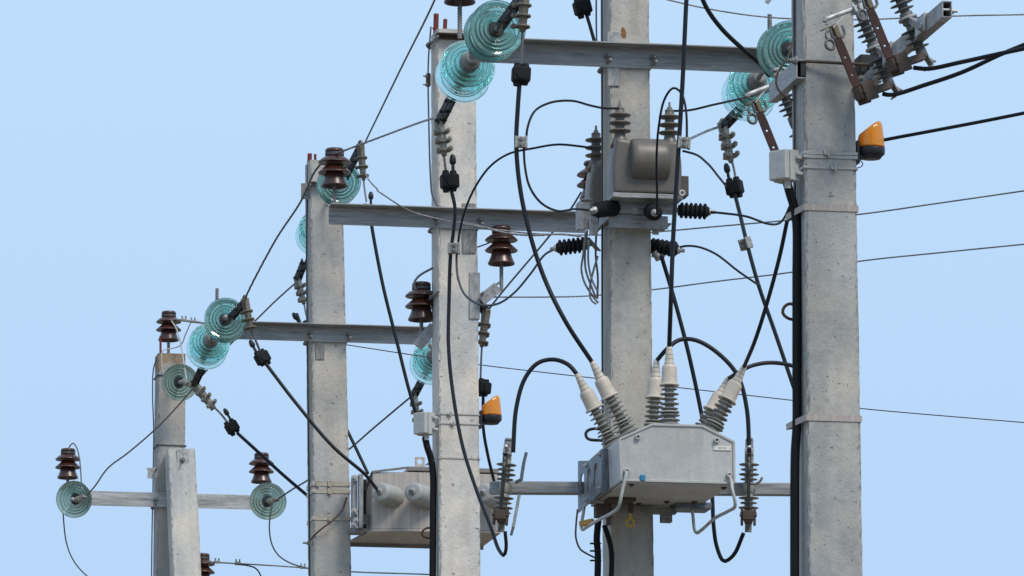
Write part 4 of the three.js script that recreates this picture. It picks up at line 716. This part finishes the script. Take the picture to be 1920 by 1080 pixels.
const cutHook = join([torus(V(0, .062, .185), V(1, 0, 0), .019, .0058, Math.PI * 2, 24), sweep([V(0, .075, .172), V(0, .092, .188), V(0, .11, .178), V(0, .112, .168)], .005), sweep([V(0, .118, .10), V(0, .082, .105), V(0, .075, .13), V(0, .082, .16), V(0, .12, .155)], .0055)]);
const cutBar = (() => { const s = new THREE.Shape(); s.moveTo(-.012, -.118); s.lineTo(.012, -.118); s.lineTo(.0145, -.09); s.lineTo(.0145, .035); s.lineTo(.012, .075); s.lineTo(-.012, .075); s.lineTo(-.0145, .035); s.lineTo(-.0145, -.09); s.closePath(); for (const y of [.0, -.07]) { const h = new THREE.Path(); h.absellipse(0, y, .0068, .0068, 0, Math.PI * 2); s.holes.push(h); } const g = new THREE.ExtrudeGeometry(s, { depth: .012, bevelEnabled: true, bevelSize: .002, bevelThickness: .002, bevelSegments: 1 }); g.translate(0, 0, -.006); return g; })();
const cutHinge = join([new RoundedBoxGeometry(.05, .044, .04, 2, .005).translate(0, -.145, .135), new RoundedBoxGeometry(.012, .07, .055, 1, .003).translate(-.028, -.15, .115), new RoundedBoxGeometry(.012, .07, .055, 1, .003).translate(.028, -.15, .115), bar(V(0, -.15, 0), V(0, -.152, .13), .036, .028, V(1, 0, 0)), cyl(V(-.038, -.145, .14), V(.038, -.145, .14), .007, .007)]);
const cutLug = join([bar(V(0, -.15, -.01), V(0, -.19, -.02), .03, .006, V(1, 0, 0)), bar(V(0, -.19, -.02), V(0, -.2, .01), .03, .006, V(1, 0, 0)), bolt(V(0, -.175, -.02), V(0, -.2, -1), .009, .012, .012)]);
const cutContact = join([new RoundedBoxGeometry(.024, .05, .022, 2, .004).translate(0, .10, .138), bar(V(0, .128, .13), V(0, .122, .195), .024, .004, V(1, 0, 0))]);
function cutout(pos, y, z, label, turn = 0, barMat = M.fuse, insMat = M.siliconeCool) {
  const o = thing('fuse_cutout', label, 'fuse cutout', pos, 'fuse cutouts'); place(o, pos, y, z);
  mesh('insulator', cutIns, insMat, o); mesh('top_contact', cutTop, M.galvBright, o); mesh('terminal', cutTerm, M.galv, o); mesh('pull_ring', cutHook, M.castDark, o);
  const b = mesh('fuse_bar', cutBar, barMat, o); b.position.set(0, 0, .142); b.rotation.y = turn; mesh('contact_block', cutContact, M.brass, o);
  mesh('hinge', cutHinge, M.brown, o); mesh('terminal_lug', cutLug, M.galvDull, o);
  return o;
}
const tl = THREE.MathUtils.degToRad(22), cy = U.clone().multiplyScalar(Math.cos(tl)).addScaledVector(R, -Math.sin(tl)), cz = R.clone().multiplyScalar(-Math.cos(tl)).addScaledVector(U, -Math.sin(tl));
const czt = cz.clone().addScaledVector(L, .35);
cutout(P(1491, 228, D5 + .95), cy, czt, 'fuse cutout left of the nearest pole, before the glass', Math.PI / 2 - .5);
cutout(P(1640, 90, D5 - .25), cy, czt, 'fuse cutout with its brown bar before the nearest pole', Math.PI / 2 - .5);
cutout(P(1702, 35, D5 - .72), cy, czt, 'fuse cutout at the top right, nearest the open beam end', Math.PI / 2 - .5);
const lowT = V(-.04, 0, 1);
const cl = cutout(P(946, 914, D4 - .24), U.clone().addScaledVector(R, .085), lowT, 'fuse cutout at the left end of the box arm beside the recloser', Math.PI / 2, M.darkSteel, M.silicone);
const cr = cutout(P(1404, 914, D4 - .24), U.clone().addScaledVector(R, .02), lowT, 'fuse cutout at the right end of the box arm beside the recloser', Math.PI / 2, M.darkSteel, M.silicone);
mesh('mounting_band', [cyl(V(0, 0, -.06), V(0, 0, -.02), .012, .012), new RoundedBoxGeometry(.10, .05, .006, 1, .002).translate(-.02, 0, -.05)], M.galv, cl);
mesh('mounting_band', [cyl(V(0, 0, -.06), V(0, 0, -.02), .012, .012), new RoundedBoxGeometry(.10, .05, .006, 1, .002).translate(-.02, 0, -.05)], M.galv, cr);
{ // flat arcing blades by the left lower cutout
  const o = thing('arcing_blade', 'bent flat steel blade rising right of the left box arm cutout', 'blade', P(967, 905, D4 - .28), 'arcing blades');
  wpart(o, 'blade', [bar(P(966, 905, D4 - .28), P(978, 899, D4 - .28), .015, .006, R), bar(P(977, 901, D4 - .28), P(982, 868, D4 - .28), .015, .006, R), bar(P(982, 868, D4 - .28), P(987, 848, D4 - .28), .014, .006, R)], M.panel);
  const o2 = thing('arcing_blade', 'straight flat steel blade under the box arm by the left cutout', 'blade', P(961, 1000, D4 - .26), 'arcing blades');
  wpart(o2, 'blade', [bar(P(974, 926, D4 - .15), P(962, 990, D4 - .26), .014, .010, R), bar(P(962, 990, D4 - .26), P(958, 1004, D4 - .26), .012, .008, R)], M.panel);
  const o3 = thing('horn', 'small curved steel horn on the right box arm cutout', 'blade', P(1415, 905, D4 - .3)); wpart(o3, 'hook', sweep(px([[1398, 893, D4 - .38], [1400, 902, D4 - .38], [1408, 907, D4 - .38], [1420, 906, D4 - .38], [1427, 900, D4 - .38], [1429, 895, D4 - .38]]), .006), M.galvDull);
}
{ // beams that carry the three cutouts on the nearest pole
  const A = P(1776, 17, D5 - 1.15), B = A.clone().addScaledVector(L, -2.15); 
  const o = thing('cutout_beam', 'square steel tube with open end at the top right, carrying fuse cutouts', 'beam', A);
  const s = new THREE.Shape([[-.018, -.03], [.018, -.03], [.018, .03], [-.018, .03]].map(p => new THREE.Vector2(...p))); s.holes.push(new THREE.Path([[-.0145, -.0265], [.0145, -.0265], [.0145, .0265], [-.0145, .0265]].map(p => new THREE.Vector2(...p))));
  const g = new THREE.ExtrudeGeometry(s, { depth: 2.15, bevelEnabled: false }); wpart(o, 'tube', xf(g, B, U, L), M.galv);
  wpart(o, 'end_bolt', [cyl(add(A, -.016, 0, -.012), add(A, .016, 0, -.012), .005, .005), bolt(add(A, .019, .0, -.03), R, .011, .012, .014)], M.galvBright);
  for (const [l, k] of [[.30, C_(1702, 35, D5 - .72)], [.80, C_(1640, 90, D5 - .25)]]) { const q = A.clone().addScaledVector(L, -l), e = add(q, -.022, .0, 0); wpart(o, 'saddle_clip', [box(add(q, -.023, .003, 0), .010, .062, .13), box(add(q, -.0, .035, 0), .05, .010, .13)], M.galvBright); wpart(o, 'mounting_arm', [bar(e, k, .028, .014, L), torus(k, cy, .03, .007)], M.galv); wpart(o, 'clip_bolt', bolt(add(q, -.028, -.015, .04), R.clone().negate(), .010, .01, .006), M.galvDull); }
  { const q = A.clone().addScaledVector(L, -2.1), k = C_(1491, 228, D5 + .95); wpart(o, 'mounting_arm', [bar(add(q, -.02, 0, 0), k, .028, .014, L)], M.galv); }
  function C_(x, y, d) { return P(x, y, d); }
  // short channel on the left side of the pole and the clamping rods
  const E = P(1501, 129, D5 - .14), o2 = thing('channel_beam', 'short steel channel with open end on the left side of the nearest pole', 'beam', E);
  const G = E.clone().addScaledVector(L, -.46);
  wpart(o2, 'rubber_pad', box(add(E, .012, .002, -.03), .022, .058, .05), M.black);
  wpart(o2, 'channel', [bar(add(E, -.014, 0, 0), add(G, -.014, 0, 0), .074, .005, U), bar(add(E, 0, .034, 0), add(G, 0, .034, 0), .032, .005, R), bar(add(E, 0, -.034, 0), add(G, 0, -.034, 0), .032, .005, R)], M.galv);
  const rA = P(1478, 113, D5 - .135), rB = P(1642, 122, D5 - .12);
  wpart(o2, 'clamp_rod', cyl(rA, rB, .0062, .0062), M.brown); wpart(o2, 'clamp_nut', bolt(P(1492, 114, D5 - .135), R.clone().negate(), .012, .014, .01), M.galvDull);
  const rod2 = thing('clamp_wire', 'bent brown rod hanging from the channel by the nearest pole', 'wire', P(1460, 150, D5 - .12)); wpart(rod2, 'rod', sweep(px([[1487, 72, D5 - .1], [1482, 95, D5 - .12], [1472, 115, D5 - .14], [1459, 135, D5 - .15], [1455, 155, D5 - .15], [1462, 172, D5 - .14], [1478, 184, D5 - .1], [1490, 188, D5 - .08]]), .0042), M.brown);
  const pc = p5.c(E.y), hh = p5.half(E.y);
  wpart(o, 'pole_pad', [box(P(1622, 124, D5 - .02), .06, .07, .10)], M.black);
  const fl = thing('support_bracket', 'flat grey bracket plates between the nearest pole and the cutout beam', 'bracket', P(1625, 150, D5 - .05)); wpart(fl, 'plate', [bar(P(1606, 165, D5 - .05), P(1650, 128, D5 - .2), .05, .008, U), bar(P(1606, 172, D5 - .05), P(1640, 150, D5 - .15), .008, .07, U)], M.galv);
  wpart(fl, 'bolt', bolt(P(1615, 148, D5 - .12), L, .009, .01, .01), M.galvDull);
}
{ const o = thing('steel_lug', 'grey steel angle tip at the top edge left of the nearest pole', 'bracket', P(1441, -6, D4 - .1)); wpart(o, 'angle', [bar(P(1437, 6, D4 - .1), P(1452, -14, D4 - .1), .02, .006, U)], M.galv); }

// ------------------------------------------------------------------ steel tank on the banded pole
{
  const d = D2 - .30, k = P(0, 0, d).distanceTo(P(1, 0, d)), fb = P(763, 992, d);
  const o = thing('steel_switch_tank', 'streaked stainless switch tank hung between the banded and middle poles', 'switch tank', add(fb, 0, 0, -.3));
  const g1 = 7; // front in two facets, slightly bent
  const face = (x0, x1, l0, l1, y0, y1) => { const A = add(P(x0, 992, d), 0, 0, l0), B = add(P(x1, 992, d), 0, 0, l1); return [A, B]; };
  const plan = [[-.205, -.02], [.0, .03], [.56, .03], [.56, -.55], [-.205, -.55]];
  const s = new THREE.Shape(plan.map(p => new THREE.Vector2(p[0], -p[1]))); const hgt = .34;
  const g = new THREE.ExtrudeGeometry(s, { depth: hgt, bevelEnabled: true, bevelSize: .004, bevelThickness: .004, bevelSegments: 1, bevelOffset: -.004 }); g.rotateX(-Math.PI / 2); // shape y -> -z
  wpart(o, 'tank', toCreasedNormals(xf(g, fb.clone(), U, L), .3), M.steelBox);
  wpart(o, 'roof_edge', [bar(add(fb, -.21, hgt + .006, -.02), add(fb, .0, hgt + .03, .036), .008, .014, L), bar(add(fb, .0, hgt + .03, .036), add(fb, .56, hgt + .03, .036), .008, .014, L), bar(add(fb, -.21, hgt + .008, -.02), add(fb, -.21, hgt - .12, -.45), .008, .012, L)], M.galvDull);
  wpart(o, 'roof', [bar(add(fb, .28, hgt + .02, -.28), add(fb, .28, hgt + .022, .02), .56, .018, R)], M.steelBox);
  wpart(o, 'bottom_pan', [(() => { const q = new THREE.Shape([[-.215, -.02], [0, .035], [.57, .035], [.57, -.55], [-.27, -.55]].map(p => new THREE.Vector2(p[0], -p[1]))); const e = new THREE.ExtrudeGeometry(q, { depth: .012, bevelEnabled: false }); e.rotateX(-Math.PI / 2); return xf(e, add(fb, 0, -.016, 0), U, L); })()], M.steelBox);
  wpart(o, 'skirt', [bar(add(fb, -.275, -.025, -.553), add(fb, .57, -.025, -.553), .03, .006, U)], M.galvDull);
  wpart(o, 'lifting_lug', [(() => { const q = new THREE.Shape([[-.03, 0], [.03, 0], [.03, .07], [-.03, .07]].map(p => new THREE.Vector2(...p))); const h = new THREE.Path(); h.absellipse(0, .042, .017, .017, 0, Math.PI * 2); q.holes.push(h); const e = new THREE.ExtrudeGeometry(q, { depth: .008, bevelEnabled: false }); return xf(e, add(P(790, 876, d), 0, 0, -.06), U, L); })()], M.steelBox);
  const bp = [[0, -.03], [.070, -.03], [.071, .0]]; for (let i = 0; i < 4; i++) { const y = .004 + i * .026; bp.push([.066 - i * .001, y], [.069 - i * .0015, y + .012], [.0645 - i * .001, y + .024]); } bp.push([.061, .112], [.060, .175], [.056, .186], [.040, .192], [0, .193]);
  const bg = lathe(bp, 36), stud = join([lathe([[0, .19], [.022, .19], [.022, .2], [.014, .204], [.012, .222], [0, .224]], 16), bar(V(0, .215, 0), V(-.03, .25, .0), .02, .01)]);
  for (const [x, y, l] of [[739, 933, .0], [799, 934, .03], [930, 936, .03]]) { const p = add(P(x, y, d), 0, 0, l), b = mesh('bushing', bg, M.bushGrey, o); const ax = L.clone().multiplyScalar(.80).addScaledVector(R, -.60).addScaledVector(U, .06); b.position.copy(p.sub(o.position)); b.quaternion.setFromRotationMatrix(basis(ax, U)); mesh('terminal', stud, M.galv, b); }
  // hanger against the banded pole
  wpart(o, 'hanger_plate', [box(P(664, 945, d + .10), .03, .34, .07), box(P(676, 940, d + .06), .026, .33, .05)], M.galv);
  wpart(o, 'hanger_rail', [box(P(687, 945, d + .25), .05, .30, .03)], M.darkSteel);
  for (const [x, y] of [[664, 897], [664, 959], [669, 977], [664, 985]]) wpart(o, 'hanger_bolt', bolt(add(P(x, y, d + .06), 0, 0, .01), L, .014, .012, .01), M.galvBright);
  wpart(o, 'hanger_foot', [box(P(668, 997, d + .12), .09, .03, .1), box(P(690, 974, d + .10), .075, .062, .01)], M.galvDull);
}
cable('brown earth lead curving across the face of the banded pole', [[650, 933, D2 - .14], [642, 955, D2 - .16], [625, 975, D2 - .17], [605, 990, D2 - .17], [588, 1005, D2 - .13], [579, 1017, D2 - .1]], .0055, M.wireBrown, 'cable', 'earth_lead');
{ const o = thing('earth_bolt', 'small earth bolt sticking out left of the banded pole', 'bolt', P(580, 1018, D2 - .1)); wpart(o, 'stud', bolt(P(580, 1018, D2 - .09), R.clone().negate(), .013, .014, .026), M.galvDull); }

renderer.render(scene, camera);
